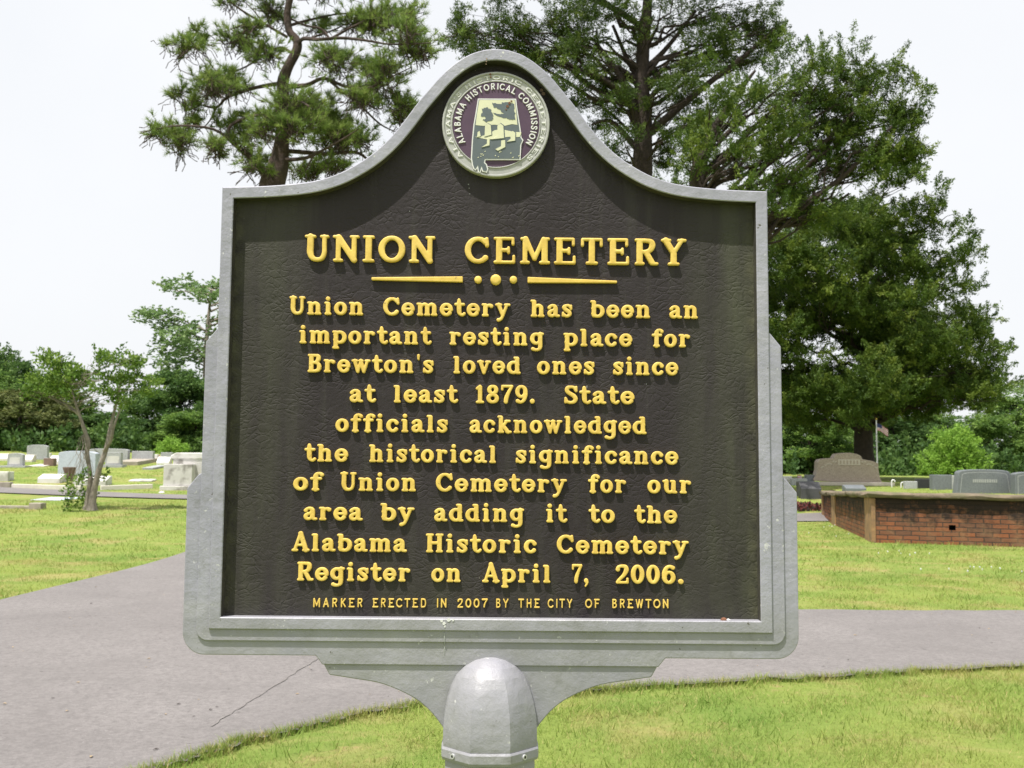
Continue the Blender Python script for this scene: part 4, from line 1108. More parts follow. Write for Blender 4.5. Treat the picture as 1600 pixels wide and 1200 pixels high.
# flowers
def posy(name, label, px, py, size, mats, n=26, kind_y=None, Y=None, z=None):
    if Y is None: q, m = place(px, py)
    else: q = at(px, py, Y); m = Y / F_PX
    s_ = size * m; b = MB(); r = random.Random(int(px))
    for i in range(n):
        c = Vector((r.gauss(0, .5) * s_, r.gauss(0, .35) * s_, abs(r.gauss(.5, .35)) * s_ + .02)); k = s_ * r.uniform(.14, .26); mi = r.randrange(len(mats))
        b.lathe([(k * .2, -k * .5), (k, 0), (k * .7, k * .5), (k * .1, k * .6)], 6, c, mi)
    b.tube([(0, 0, -.05), (0, 0, s_ * .5)], [s_ * .12, s_ * .18], 6, 0)
    o = b.build(name, mats, None, smooth=50); o.location = q; return tag(o, label, 'flowers')
posy('flower_bunch', 'pink flowers in front of the white slanted marker near the box tomb', 249, 718, 5, [M['pink'], M['pink'], M['white']])
posy('flower_bunch', 'pink flowers at the foot of the low black headstone', 1453, 762, 4.5, [M['pink'], M['redfl']])
posy('flower_bunch', 'red and violet flowers between the dark stepped headstone and the big blue-grey one', 1490, 758, 6.5, [M['redfl'], M['violet'], M['pink']], 30)
q, m = place(1468, 765); b = MB(); b.lathe([(.03, 0), (.07, .04), (.10, .14), (.07, .20), (.08, .22), (.05, .22)], 14)
o = b.build('white_vase', M['white'], None, smooth=40); o.location = q; tag(o, 'small white vase in front of the dark stepped headstone', 'vase')
# red flower bed at the left end of the brick wall
a_, _ = place(1238, 797); c_, _ = place(1284, 797); b = MB(); r = random.Random(5)
for i in range(500):
    t = r.random(); p = a_.lerp(c_, t) + Vector((0, r.uniform(-.35, .35), 0)); z = G(p.x, p.y) + r.uniform(0, .16); s_ = r.uniform(.02, .05)
    b.add([(p.x - s_, p.y, z), (p.x + s_, p.y, z + r.uniform(-.02, .02)), (p.x, p.y + r.uniform(-.03, .03), z + s_ * 1.6)], [(0, 1, 2)], 0 if r.random() < .6 else 1)
o = b.build('flower_bed', [M['redfl'], M['bark']]); tag(o, 'low bed of dark red flowers left of the brick wall', 'flower bed')
# small flag on a stick
q, m = place(1246, 758); b = MB(); b.tube([(0, 0, -.05), (0, 0, .36)], [.006, .006], 6)
fl = thing('grave_flag', 'tiny striped flag on a stick behind the dark blocky marker', 'flag', q); b.build('stick', M['palebark'], fl)
b = MB()
for i in range(5): b.box(0.006, .15, -.004 - .01 * (i % 2), .004 - .01 * (i % 2), .20 + i * .028, .20 + (i + 1) * .028, i % 2)
b.build('cloth', [M['flagred'], M['white']], fl)
# flagpole
q, m = place(1371, 753); hgt = at(1371, 656, q.y).z - q.z
pole = thing('flagpole', 'thin silver flagpole with a gold ball, right of the big cedar trunk', 'flagpole', q)
b = MB(); b.tube([(0, 0, -.1), (0, 0, hgt)], [1.6 * m, .9 * m], 12); b.build('pole', M['pole'], pole, smooth=60)
b = MB(); b.lathe([(.01, hgt - .02), (1.5 * m, hgt + .6 * m), (1.7 * m, hgt + 1.6 * m), (1.2 * m, hgt + 2.6 * m), (.005, hgt + 3 * m)], 12); b.build('finial', M['brass'], pole, smooth=60)
nx_, nz_ = 18, 13; fw, fh = 17.5 * m, 11 * m; b = MB(); vv = []
for j in range(nz_ + 1):
    for i in range(nx_ + 1):
        s_ = i / nx_; t_ = j / nz_
        vv.append((.9 * m + fw * s_, .35 * m * 3 * math.sin(s_ * 7 + t_ * 1.2) * s_, -fh * t_ - 8.5 * m * s_ * (.55 + .45 * s_) + 1.0 * m * math.sin(s_ * 6)))
for j in range(nz_):
    for i in range(nx_):
        mi = 2 if (i < nx_ * .42 and j < 7) else (0 if j % 2 == 0 else 1)
        b.add([vv[j * (nx_ + 1) + i], vv[(j + 1) * (nx_ + 1) + i], vv[(j + 1) * (nx_ + 1) + i + 1], vv[j * (nx_ + 1) + i + 1]], [(0, 1, 2, 3)], mi)
o = b.build('flag', [M['flagred'], M['white'], M['flagblue']], None); o.location = q + Vector((0, 0, hgt - 6 * m))
tag(o, 'red white and blue striped flag drooping from the silver flagpole', 'flag')

# ------------------------------------------------------------------ trees
def unit(a): return a / np.maximum(1e-9, np.linalg.norm(a, axis=-1, keepdims=True))
def leaves(c, dirs, length, width, rng):
    """diamond leaves: centre, direction; returns (N*4, 3)"""
    n = len(c); L_ = length * rng.uniform(.6, 1.3, (n, 1)); W_ = width * rng.uniform(.7, 1.25, (n, 1))
    dirs = unit(dirs); side = unit(np.cross(dirs, unit(rng.normal(size=(n, 3)))))
    return np.stack([c - dirs * L_ * .5, c + side * W_ * .5 - dirs * L_ * .05, c + dirs * L_ * .5, c - side * W_ * .5 - dirs * L_ * .05], 1).reshape(-1, 3)
def fill_lobes(lobes, rng, per_m2, m, plume, spread, length, width, up=.35, bias=.5, fmin=.25):
    """lobes: (centre, radii). Clumps of leaves spread through each lobe, each clump a plume pointing outwards"""
    CC = []; DD = []; TT = []
    for c, r in lobes:
        c = np.array(c); r = np.array(r)
        n = max(4, int(per_m2 * (r[0] * r[2] + r[0] * r[1] + r[1] * r[2]) * 1.4))
        d = unit(rng.normal(size=(n, 3))); rr = fmin + (1 - fmin) * rng.random((n, 1)) ** bias
        p = c + d * rr * r * (1 + .22 * rng.normal(size=(n, 1)) * (rr > .8))
        out = unit(d * r[None, :] * .8 / r.max() + np.array([0, 0, up]) + rng.normal(size=(n, 3)) * .35)
        t = rng.random((n, m, 1))
        q = p[:, None, :] + out[:, None, :] * plume * (t - .3) + rng.normal(size=(n, m, 3)) * spread * (1.1 - .75 * t)
        dd = out[:, None, :] + rng.normal(size=(n, m, 3)) * .65
        tone = np.clip(rng.normal(.46, .25, (n, 1)) + rng.normal(0, .11, (n, m)), 0, 1)
        CC.append(q.reshape(-1, 3)); DD.append(dd.reshape(-1, 3)); TT.append(tone.reshape(-1))
    C_ = np.concatenate(CC); Dn = np.concatenate(DD); T_ = np.concatenate(TT)
    return leaves(C_, Dn, length, width, rng), np.repeat(T_, 4)
def limb(mb, p0, p1, r0, r1, sag=.1, n=6, seed=0, wob=.06):
    r = random.Random(seed); a, c = Vector(p0), Vector(p1); L_ = (c - a).length; pts = []; rr = []
    for i in range(n + 1):
        t = i / n; p = a.lerp(c, t); p.z += sag * L_ * math.sin(math.pi * t) * .6
        if 0 < i < n: p += Vector((r.gauss(0, wob), r.gauss(0, wob), r.gauss(0, wob))) * L_ * .5
        pts.append(p); rr.append(r0 + (r1 - r0) * t ** .7)
    mb.tube(pts, rr, 6, cap=False); return pts

def pixel_tree(name, label, cat, d, base_px, trunk_px, lobes_px, mat_leaf, mat_bark, rng, group=None, copies=3, depth=None, per_m2=14, m=24, plume=.5, spread=.13, length=.17, width=.055,
               up=.35, rise=.5, limb_r=.07, bias=.5, extra_limbs=(), twigs=5, fmin=.25, flat=1.0, trunk_n=10, low=.12, split=1, squeeze=None):
    """a tree at depth d whose trunk and crown clumps were read off the photograph, given depth of its own"""
    mm = d / F_PX
    bx = at(base_px[0], base_px[1], d); x0, z0 = bx.x, G(bx.x, d)
    t = thing(name, label, cat, (x0, d, z0), 0, group)
    rel = lambda px, py, dy=0.0: Vector((at(px, py, d).x - x0, dy, at(px, py, d).z - z0))
    tr = [rel(px, py) for px, py, r in trunk_px]; tr[0].z = min(tr[0].z, -.1); rr = [r * mm for px, py, r in trunk_px]
    tb = MB(); T_ = catmull(tr, 4); R_ = [v.x for v in catmull([Vector((x, 0, 0)) for x in rr], 4)]
    tb.tube(T_, [x * random.uniform(.94, 1.06) for x in R_], trunk_n)
    if squeeze: lobes_px = [(squeeze(l[0]), max(l[1], l[1] + (150 - l[1]) * .12), l[2] * .92, l[3]) for l in lobes_px]
    lob = []; sub = []
    ext = depth or max(abs(rel(l[0], l[1]).x) for l in lobes_px)
    for i, (px, py, rx, ry) in enumerate(lobes_px):
        c = rel(px, py); w = max(.25, math.sqrt(max(0.05, 1 - (c.x / (ext * 1.05)) ** 2)) * ext)
        for k in range(copies):
            off = 0 if copies == 1 else (-1 + 2 * k / (copies - 1)) * .62
            jy = off * w + random.uniform(-.12, .12) * w
            cc = Vector((c.x + (random.uniform(-.25, .25) * rx * mm if k else 0), jy, c.z + (random.uniform(-.25, .25) * ry * mm if k else 0)))
            R3 = (rx * mm, rx * mm * .8, ry * mm * flat)
            for q in range(split):                             # break each mass into smaller uneven ones
                if split == 1: lob.append((cc, R3)); break
                f = random.uniform(.32, .62)
                sub.append((cc + Vector((random.gauss(0, .48) * R3[0], random.gauss(0, .48) * R3[1], random.gauss(0, .48) * R3[2])), (R3[0] * f, R3[1] * f, max(R3[2] * f, R3[0] * f * .45))))
            if split > 1: lob.append((cc, R3))
    for i, (c, r) in enumerate(lob):
        hd = math.hypot(c.x, c.y); zt = max(low * T_[-1].z, c.z - rise * hd)
        k = min(range(len(T_)), key=lambda j: abs(T_[j].z - zt))
        r0 = max(limb_r * .6, min(R_[k] * .55, limb_r * (.6 + hd * .22)))
        pts = limb(tb, T_[k], c, r0, limb_r * .22, .12 if rise >= 0 else -.1, 7, i, .07)
        for q in range(twigs):
            a = pts[random.randrange(3, 8)]; e = Vector(c) + Vector((random.uniform(-.85, .85) * r[0], random.uniform(-.85, .85) * r[1], random.uniform(-.7, .8) * r[2]))
            limb(tb, a, e, limb_r * .26, limb_r * .10, .05, 4, i * 31 + q, .10)
    for pts in extra_limbs:                                   # limbs drawn as they show: (px, py, r px, dy)
        P = catmull([rel(a, c, e) for a, c, r, e in pts], 5); RR = [v.x for v in catmull([Vector((r * mm, 0, 0)) for a, c, r, e in pts], 5)]
        tb.tube(P, RR, 7)
    tb.build('trunk', mat_bark, t, smooth=60)
    v, tone = fill_lobes(sub if split > 1 else lob, rng, per_m2, m, plume, spread, length, width, up, bias, fmin)
    fast_mesh('crown', v, 4, mat_leaf, t, tone)
    return t

# big cedar on the right
pixel_tree('cedar_tree', 'broad dark green cedar with thick trunk and wide conical crown right of the sign', 'tree', 44, (1350, 745),
    [(1350, 760, 22), (1350, 720, 16), (1349, 680, 14), (1352, 640, 14), (1355, 560, 11), (1350, 460, 8), (1345, 380, 5), (1345, 320, 2)],
    [(1330, 600, 95, 42), (1458, 585, 66, 45), (1235, 600, 75, 42), (1400, 525, 105, 48), (1480, 530, 40, 42), (1250, 520, 85, 48), (1345, 450, 100, 48), (1430, 462, 46, 42),
     (1395, 385, 45, 42), (1300, 370, 75, 42), (1220, 435, 70, 42), (1508, 592, 26, 32), (1425, 625, 80, 24), (1270, 640, 60, 20), (1160, 560, 60, 40), (1340, 330, 55, 35), (1150, 480, 50, 36), (1455, 632, 36, 14)],
    M['cedar'], M['bark'], RNG, copies=3, split=6, per_m2=10.5, m=84, plume=.62, spread=.095, length=.13, width=.045, rise=.3, limb_r=.08, fmin=.1,
    extra_limbs=[[(1352, 660, 10, 0), (1375, 640, 8, .2), (1410, 610, 5, .5)], [(1350, 655, 9, 0), (1325, 638, 7, -.3), (1285, 615, 4, -.8)]])
# cedar behind the sign whose limbs fan out to the upper right
pixel_tree('cedar_tree', 'leaning cedar behind the sign shoulder with limbs sweeping up to the right', 'tree', 34, (1105, 760),
    [(1105, 765, 20), (1100, 600, 17), (1092, 420, 15), (1090, 280, 13), (1110, 215, 9), (1150, 150, 5), (1180, 110, 2)],
    [(1165, 165, 58, 32), (1255, 120, 48, 42), (1330, 115, 48, 40), (1400, 135, 45, 34), (1440, 180, 24, 24), (1350, 190, 62, 30), (1448, 232, 26, 20), (1300, 225, 60, 28), (1205, 225, 62, 30),
     (1130, 255, 50, 22), (1235, 290, 62, 26), (1345, 262, 45, 22), (1400, 245, 36, 18), (1060, 262, 35, 20), (1290, 165, 50, 28), (1170, 340, 60, 25), (1280, 335, 50, 22), (1100, 190, 40, 20)],
    M['cedar'], M['bark'], RNG, copies=3, split=6, squeeze=lambda x: x - max(0, x - 1260) * .14, depth=3.6, per_m2=8.5, m=80, plume=.58, spread=.082, length=.105, width=.036, rise=.75, limb_r=.055, up=.6, fmin=.1,
    extra_limbs=[[(1092, 330, 8, 0), (1180, 320, 6, -.3), (1260, 250, 4, -.5), (1330, 180, 2, -.6)], [(1092, 350, 7, 0), (1200, 345, 5, -.2), (1300, 290, 4, -.5), (1380, 210, 2, -.8)], [(1092, 380, 8, 0), (1180, 350, 6, .3), (1260, 345, 4, .3), (1330, 300, 2, .2)]])
# tall sparse tree rising above the sign
pixel_tree('cedar_tree', 'tall open-branched dark conifer rising behind the top of the sign past the picture edge', 'tree', 40, (1003, 758),
    [(1003, 765, 24), (1003, 500, 20), (1003, 290, 17), (1005, 210, 15), (1003, 130, 12), (1006, 60, 10), (1012, 0, 8), (1015, -120, 5), (1015, -220, 2)],
    [(745, 62, 32, 26), (800, 45, 42, 32), (865, 45, 50, 34), (930, 25, 48, 28), (900, 90, 42, 22), (840, 95, 34, 20), (1060, 25, 50, 24), (1130, 25, 50, 26), (1190, 40, 34, 28), (1110, 80, 48, 15), (1165, 95, 40, 14), (1212, 62, 18, 16),
     (1060, 125, 40, 15), (930, 130, 38, 18), (1020, 165, 32, 13), (1105, 195, 30, 14), (955, 175, 30, 12), (885, 150, 24, 14), (1075, 160, 28, 12), (720, 40, 18, 20), (990, 60, 30, 18),
     (820, -40, 60, 40), (920, -70, 60, 40), (1030, -60, 60, 40), (1130, -60, 60, 40), (980, -150, 60, 40), (1060, -160, 50, 35), (1040, 235, 22, 9), (960, 235, 24, 9)],
    M['cedar_d'], M['bark'], RNG, copies=3, split=5, depth=3.4, per_m2=11, m=60, plume=.6, spread=.095, length=.11, width=.038, rise=.45, limb_r=.06, twigs=7, fmin=.1,
    extra_limbs=[[(1006, 215, 8, 0), (1050, 180, 6, -.3), (1100, 140, 5, -.5), (1160, 95, 3.5, -.6), (1205, 55, 2, -.6)], [(1004, 205, 8, 0), (985, 165, 7, -.2), (965, 120, 5, -.3), (930, 75, 3, -.5)], [(1002, 240, 6, 0), (960, 190, 4, .2), (940, 185, 2.5, .4), (925, 190, 1.5, .4)],
                 [(1004, 130, 6, 0), (985, 95, 4, .3), (960, 30, 2.5, .6)], [(1006, 110, 6, 0), (1040, 75, 4, .2), (1090, 10, 2.5, .4)]])
# long-needled pine on the left
def pine():
    d = 31.0; mm = d / F_PX; bx = at(428, 760, d); x0, z0 = bx.x, G(bx.x, d)
    t = thing('pine_tree', 'open pine with crooked dark trunk and needle tufts at upper left behind the sign', 'tree', (x0, d, z0))
    rel = lambda px, py, dy=0.0: Vector((at(px, py, d).x - x0, dy, at(px, py, d).z - z0))
    tb = MB()
    def ptube(pts, n=8, sub=5):
        P = catmull([rel(a, c, e) for a, c, r, e in pts], sub); R_ = [v.x for v in catmull([Vector((r * mm * (1 if n > 8 else .72), 0, 0)) for a, c, r, e in pts], sub)]
        tb.tube(P, R_, n, cap=True); return P
    trunk = ptube([(428, 775, 28, 0), (427, 560, 24, 0), (425, 400, 22, 0), (424, 300, 21, 0), (434, 262, 17, 0), (440, 225, 12, 0), (443, 170, 10, 0), (442, 130, 9.5, 0), (450, 105, 8, 0), (463, 80, 7.5, 0), (464, 64, 7, 0), (452, 48, 6, 0), (449, 20, 5.5, 0), (454, -10, 5, 0), (455, -70, 3.5, 0), (450, -140, 1.5, 0)], 10)
    B = [
        [(424, 300, 9, 0), (408, 265, 8, -.1), (392, 248, 6, -.3), (375, 235, 4.5, -.5), (345, 215, 3, -.8), (290, 215, 2, -1.1), (240, 228, 1, -1.2)],
        [(365, 228, 3.5, -.6), (367, 205, 4, -.5), (395, 187, 3, -.3), (430, 178, 2.5, 0)],
        [(438, 132, 5, 0), (425, 130, 4.5, .1), (385, 132, 4, .4), (345, 140, 3.5, .7), (325, 152, 3, .9), (295, 143, 2, 1.1), (265, 125, 1.2, 1.3)], [(325, 152, 2.4, .9), (308, 178, 1.5, 1.0), (280, 188, 1, 1.1), (248, 188, .8, 1.2)],
        [(443, 135, 6, 0), (480, 137, 5, -.2), (510, 130, 4, -.4), (545, 148, 3.4, -.7), (580, 155, 3, -.9), (610, 145, 1.5, -1.1), (650, 130, 1, -1.3)], [(515, 130, 3.5, -.4), (530, 140, 3, -.1), (560, 160, 2.6, .2), (590, 185, 2, .5), (615, 195, 1, .7)],
        [(463, 75, 5, 0), (475, 65, 4.5, -.2), (500, 70, 4, -.4), (540, 76, 3.4, -.8), (580, 88, 2.6, -1.2), (620, 98, 2, -1.4), (680, 102, 1, -1.7)], [(520, 72, 3.5, -.5), (545, 55, 3, -.4), (580, 35, 2, -.3), (610, 15, 1.2, -.2)],
        [(520, 72, 3, -.5), (505, 52, 2.6, -.3), (480, 42, 2.2, -.1), (455, 30, 2, 0)], [(490, 65, 2.6, -.3), (520, 45, 2, .1), (550, 25, 1.4, .4), (600, 20, 1, .7)],
        [(460, 84, 4, 0), (450, 75, 3.5, .3), (430, 62, 3, .6), (400, 70, 2.5, .9), (360, 85, 2, 1.2), (300, 95, 1.2, 1.5), (250, 75, .8, 1.7)],
        [(449, 58, 3.4, 0), (425, 50, 2.6, -.4), (390, 35, 2.2, -.8), (350, 12, 1.6, -1.1), (310, 5, 1, -1.3)], [(425, 50, 2, -.4), (410, 35, 1.6, -.2), (395, 15, 1.2, 0), (370, -10, .8, .2)],
        [(440, 225, 4, 0), (420, 205, 3, .6), (385, 190, 2.4, 1.1), (345, 185, 1.5, 1.6), (320, 200, 1, 1.9)],
        [(436, 250, 5, 0), (480, 255, 4, -.5), (510, 250, 3, -.9), (540, 240, 2, -1.2), (570, 225, 1.2, -1.4)], [(440, 235, 5, 0), (500, 228, 5, .8), (545, 218, 4, 1.3), (565, 228, 3, 1.6), (575, 245, 2, 1.8)],
        [(500, 252, 2.5, -.8), (492, 265, 2, -.8), (485, 280, 1.2, -.8)], [(443, 160, 4, 0), (470, 175, 3, -1), (490, 190, 2, -1.7), (505, 205, 1.2, -2.2)], [(443, 150, 4, 0), (460, 160, 3, 1), (490, 165, 2, 1.8), (530, 190, 1.2, 2.4)],
        [(452, 40, 4, 0), (480, 20, 3, .5), (520, 0, 2, 1), (570, -10, 1.2, 1.4)], [(455, -30, 3, 0), (500, -50, 2, .3), (560, -60, 1.2, .6)], [(455, -30, 3, 0), (400, -45, 2, .3), (350, -50, 1.2, .6)]]
    for br in B: ptube(br, 6, 4)
    LO = [(335, 38, 38, 16, 12), (268, 72, 26, 10, -4), (250, 78, 12, 8, 3), (300, 105, 42, 13, 12), (248, 132, 16, 10, 6), (345, 112, 24, 14, 3), (420, 88, 30, 17, -8), (312, 132, 24, 12, 0), (240, 218, 20, 14, -12), (272, 226, 34, 12, -8),
          (338, 182, 22, 18, 10), (366, 196, 26, 18, 8), (330, 232, 26, 12, -6), (388, 242, 26, 13, 0), (470, 180, 46, 28, -16), (500, 165, 38, 24, 10), (475, 215, 46, 22, -18), (530, 108, 40, 17, -8), (560, 135, 34, 15, 8), (605, 132, 34, 18, -12),
          (640, 82, 42, 14, -16), (585, 85, 36, 12, 14), (560, 22, 38, 18, 4), (605, 30, 38, 22, -4), (640, 12, 20, 14, 6), (622, 150, 24, 16, 6), (560, 200, 28, 14, 10), (540, 222, 38, 15, -8), (470, 242, 40, 13, 16), (356, 10, 34, 11, -8), (418, -2, 34, 12, 6),
          (430, 215, 20, 15, -18), (280, 40, 14, 8, 4), (255, 185, 16, 8, 12), (270, 150, 16, 8, 10), (400, 160, 24, 9, 18), (350, 150, 22, 8, -12), (665, 100, 26, 14, -14), (520, 60, 22, 8, 16), (480, 20, 22, 8, 12), (390, 60, 26, 9, -6), (500, -30, 50, 20, 0), (400, -50, 50, 20, 5), (560, -60, 40, 18, 5), (450, -110, 60, 25, 0),
          (500, 190, 40, 25, 22), (400, 265, 20, 10, -10), (575, 175, 22, 10, -14), (630, 180, 20, 10, 5), (600, 240, 30, 12, 8), (520, 262, 30, 8, -6)]
    LO = [(px + max(0, 430 - px) * .15, py, rx * (.85 if px < 430 else 1), ry, dy) for px, py, rx, ry, dy in LO]
    cen = []; dr = []; r = random.Random(2)
    LO += [(px + r.uniform(-20, 24), py + r.uniform(-13, 13), rx * r.uniform(.35, .65), ry * r.uniform(.45, .8), dy + r.uniform(-7, 7)) for px, py, rx, ry, dy in LO for _ in range(2)]
    for px, py, rx, ry, dy in LO:
        c0 = rel(px, py, dy * mm * 4.0)
        for k in range(int(8 + rx * ry / 11.5)):
            a = Vector((r.gauss(0, .58) * rx * mm, r.gauss(0, .5) * rx * mm * .9, r.gauss(0, .6) * ry * mm)); p = c0 + a
            cen.append(p); dv = Vector((a.x / (rx * mm), a.y / (rx * mm), a.z / (ry * mm) * .5 + .5)) + Vector((r.gauss(0, .3), r.gauss(0, .3), r.gauss(0, .3))); dr.append(dv.normalized())
            if r.random() < .8: limb(tb, p - dv.normalized() * r.uniform(.35, .75) + Vector((0, 0, -.06)), p, .013, .007, .05, 4, k, .14)
    tb.build('trunk', M['pinebark'], t, smooth=60)
    rng = np.random.default_rng(5); c = np.array([tuple(p) for p in cen]); dv = np.array([tuple(p) for p in dr]); n = len(c); k = 32
    nd = unit(dv[:, None, :] * .75 + np.array([0, 0, .28]) + rng.normal(size=(n, k, 3)) * .58)
    L_ = .235 * rng.uniform(.65, 1.15, (n, k, 1)); base = c[:, None, :] + dv[:, None, :] * rng.uniform(-.10, .06, (n, k, 1))
    side = unit(np.cross(nd, unit(rng.normal(size=(n, k, 3))))) * .0085
    tri = np.stack([base - side, base + side, base + nd * L_], 2).reshape(-1, 3)
    tone = np.repeat(np.clip(rng.normal(.48, .17, (n, 1)) + rng.normal(0, .15, (n, k)), 0, 1).reshape(-1), 3)
    fast_mesh('crown', tri, 3, M['pine'], t, tone)
pine()
# small tree with two trunks on the left lawn
q0 = ground_hit(138, 797); dT = q0.y
pixel_tree('small_tree', 'small tree with two slender pale trunks and glossy green tufted crown on the left lawn', 'tree', dT, (138, 797),
    [(136, 802, 10), (137, 794, 6.6), (138, 780, 4.8), (141, 745, 3.7), (136, 708, 3.4), (138, 692, 3.2), (128, 660, 2.6), (118, 630, 2.1), (110, 605, 1.4)],
    [(75, 562, 20, 16), (102, 578, 28, 20), (60, 598, 20, 13), (92, 606, 32, 12), (126, 588, 18, 16), (47, 612, 13, 9), (178, 560, 30, 15), (214, 566, 16, 12), (168, 588, 18, 14), (200, 592, 26, 13), (238, 598, 15, 9), (180, 612, 22, 10), (225, 610, 16, 8), (188, 628, 15, 7), (160, 610, 12, 8), (115, 615, 15, 8),
     (126, 786, 9, 7), (118, 793, 10, 4), (133, 775, 7, 8), (118, 752, 9, 6), (134, 748, 9, 7), (122, 770, 6, 5), (146, 742, 5, 5)],
    M['myrtle'], M['palebark'], RNG, copies=2, depth=.85, per_m2=62, m=13, plume=.17, spread=.07, length=.095, width=.05, rise=.35, limb_r=.013, twigs=3, low=.62, bias=.9, fmin=.1,
    extra_limbs=[[(147, 802, 11, -.1), (147, 793, 7.4, -.1), (148, 775, 5.4, -.1), (157, 735, 4.2, -.1), (167, 702, 3.6, -.05), (171, 675, 3.0, 0), (176, 648, 2.4, .05), (184, 620, 1.9, 0), (190, 590, 1.2, 0)], [(165, 705, 3, -.1), (178, 688, 2.6, -.2), (185, 668, 2.0, -.3), (195, 640, 1.2, -.3)], [(125, 650, 2, 0), (100, 632, 1.6, .1), (70, 620, 1, .2)]])
# bright young tree and bright bush
qb = ground_hit(1488, 757)
pixel_tree('young_tree', 'bright lime green young tree standing between the cedar and the dark wood', 'tree', 57, (1490, 755), [(1490, 760, 4), (1490, 720, 3), (1490, 680, 1.5)],
    [(1490, 735, 40, 14), (1470, 715, 26, 13), (1510, 718, 26, 14), (1488, 700, 30, 13), (1480, 684, 20, 11), (1502, 690, 20, 12), (1455, 735, 16, 8), (1490, 675, 12, 8)],
    M['lime'], M['palebark'], RNG, copies=3, depth=1.5, per_m2=22, m=16, plume=.36, spread=.12, length=.18, width=.07, rise=.4, limb_r=.03, twigs=2)
pixel_tree('bush', 'bright yellow-green rounded bush behind the white box tomb', 'bush', 50, (267, 708), [(267, 716, 2), (267, 702, 1.5), (267, 695, 1)],
    [(267, 697, 18, 9), (254, 702, 12, 7), (281, 701, 12, 7), (268, 690, 9, 5)], M['lime'], M['palebark'], RNG, copies=3, depth=.5, per_m2=42, m=14, plume=.22, spread=.09, length=.11, width=.05, rise=.4, limb_r=.02, twigs=2)

# wood behind: tree kinds built once, then copied
def wood_proto(seed, leaf, h=10.0, w=4.2, low=.10, loose=False):
    rng = np.random.default_rng(seed); r = random.Random(seed)
    t = bpy.data.objects.new('wood_tree', None); COL.objects.link(t)
    tb = MB(); tb.tube(catmull([(0, 0, -.6), (r.uniform(-.2, .2), 0, h * .3), (r.uniform(-.3, .3), r.uniform(-.3, .3), h * .6), (0, 0, h * .9)], 4), [.28 - .02 * i for i in range(13)], 8)
    lob = []
    n = 22 if not loose else 34
    for i in range(n):
        z = h * (low + (1 - low) * (i + .5) / n * .95) + r.uniform(-.4, .4); f = (z / h - low) / (1 - low); R_ = w * (.55 + .75 * math.sin(math.pi * min(1, f * .85 + .12))) * .62
        a = r.uniform(0, 6.283) + i * 2.4; d = R_ * math.sqrt(r.uniform(.15, 1)); s_ = (r.uniform(1.0, 1.7) if not loose else r.uniform(.6, 1.2)) * w / 4.2
        c = Vector((d * math.cos(a), d * math.sin(a), z)); lob.append((c, (s_, s_, s_ * (.72 if not loose else .8))))
        limb(tb, (0, 0, max(.3, z - d * .6)), c, .09, .03, .1, 5, i, .08)
    tr = tb.build('trunk', M['palebark'] if loose else M['bark'], t, smooth=60)
    v, tone = fill_lobes(lob, rng, 7.0 if not loose else 5.5, 20 if not loose else 14, .5, .24, .30, .17, .3, .45)
    cr = fast_mesh('crown', v, 4, leaf, t, tone)
    return t, [tr, cr]
PROTO = {'deep': [wood_proto(1, M['oak_d']), wood_proto(2, M['oak_d'])], 'mid': [wood_proto(3, M['oak']), wood_proto(4, M['oak'])], 'olive': [wood_proto(5, M['olive'])], 'loose': [wood_proto(6, M['loose'], 16, 4.0, .35, True)]}
used = set()
def wood_tree(px, top_y, w_px, Y, kind, k, label, hgt=None):
    root, parts = PROTO[kind][k]; h0 = 16.0 if kind == 'loose' else 10.0
    p = at(px, 720, Y); z = G(p.x, Y); h = at(px, top_y, Y).z - z; w = w_px * Y / F_PX
    key = (kind, k)
    if key in used:
        r2 = root.copy(); COL.objects.link(r2)
        for c in parts: c2 = c.copy(); COL.objects.link(c2); c2.parent = r2
    else: r2 = root; used.add(key)
    r2.location = (p.x, Y, z); r2.rotation_euler = (0, 0, random.uniform(0, 6.28))
    sw = w / 6.0 if kind != 'loose' else w / 5.0
    r2.scale = (sw, sw, h / h0); tag(r2, label, 'tree', 'trees of the wood behind the cemetery'); return r2
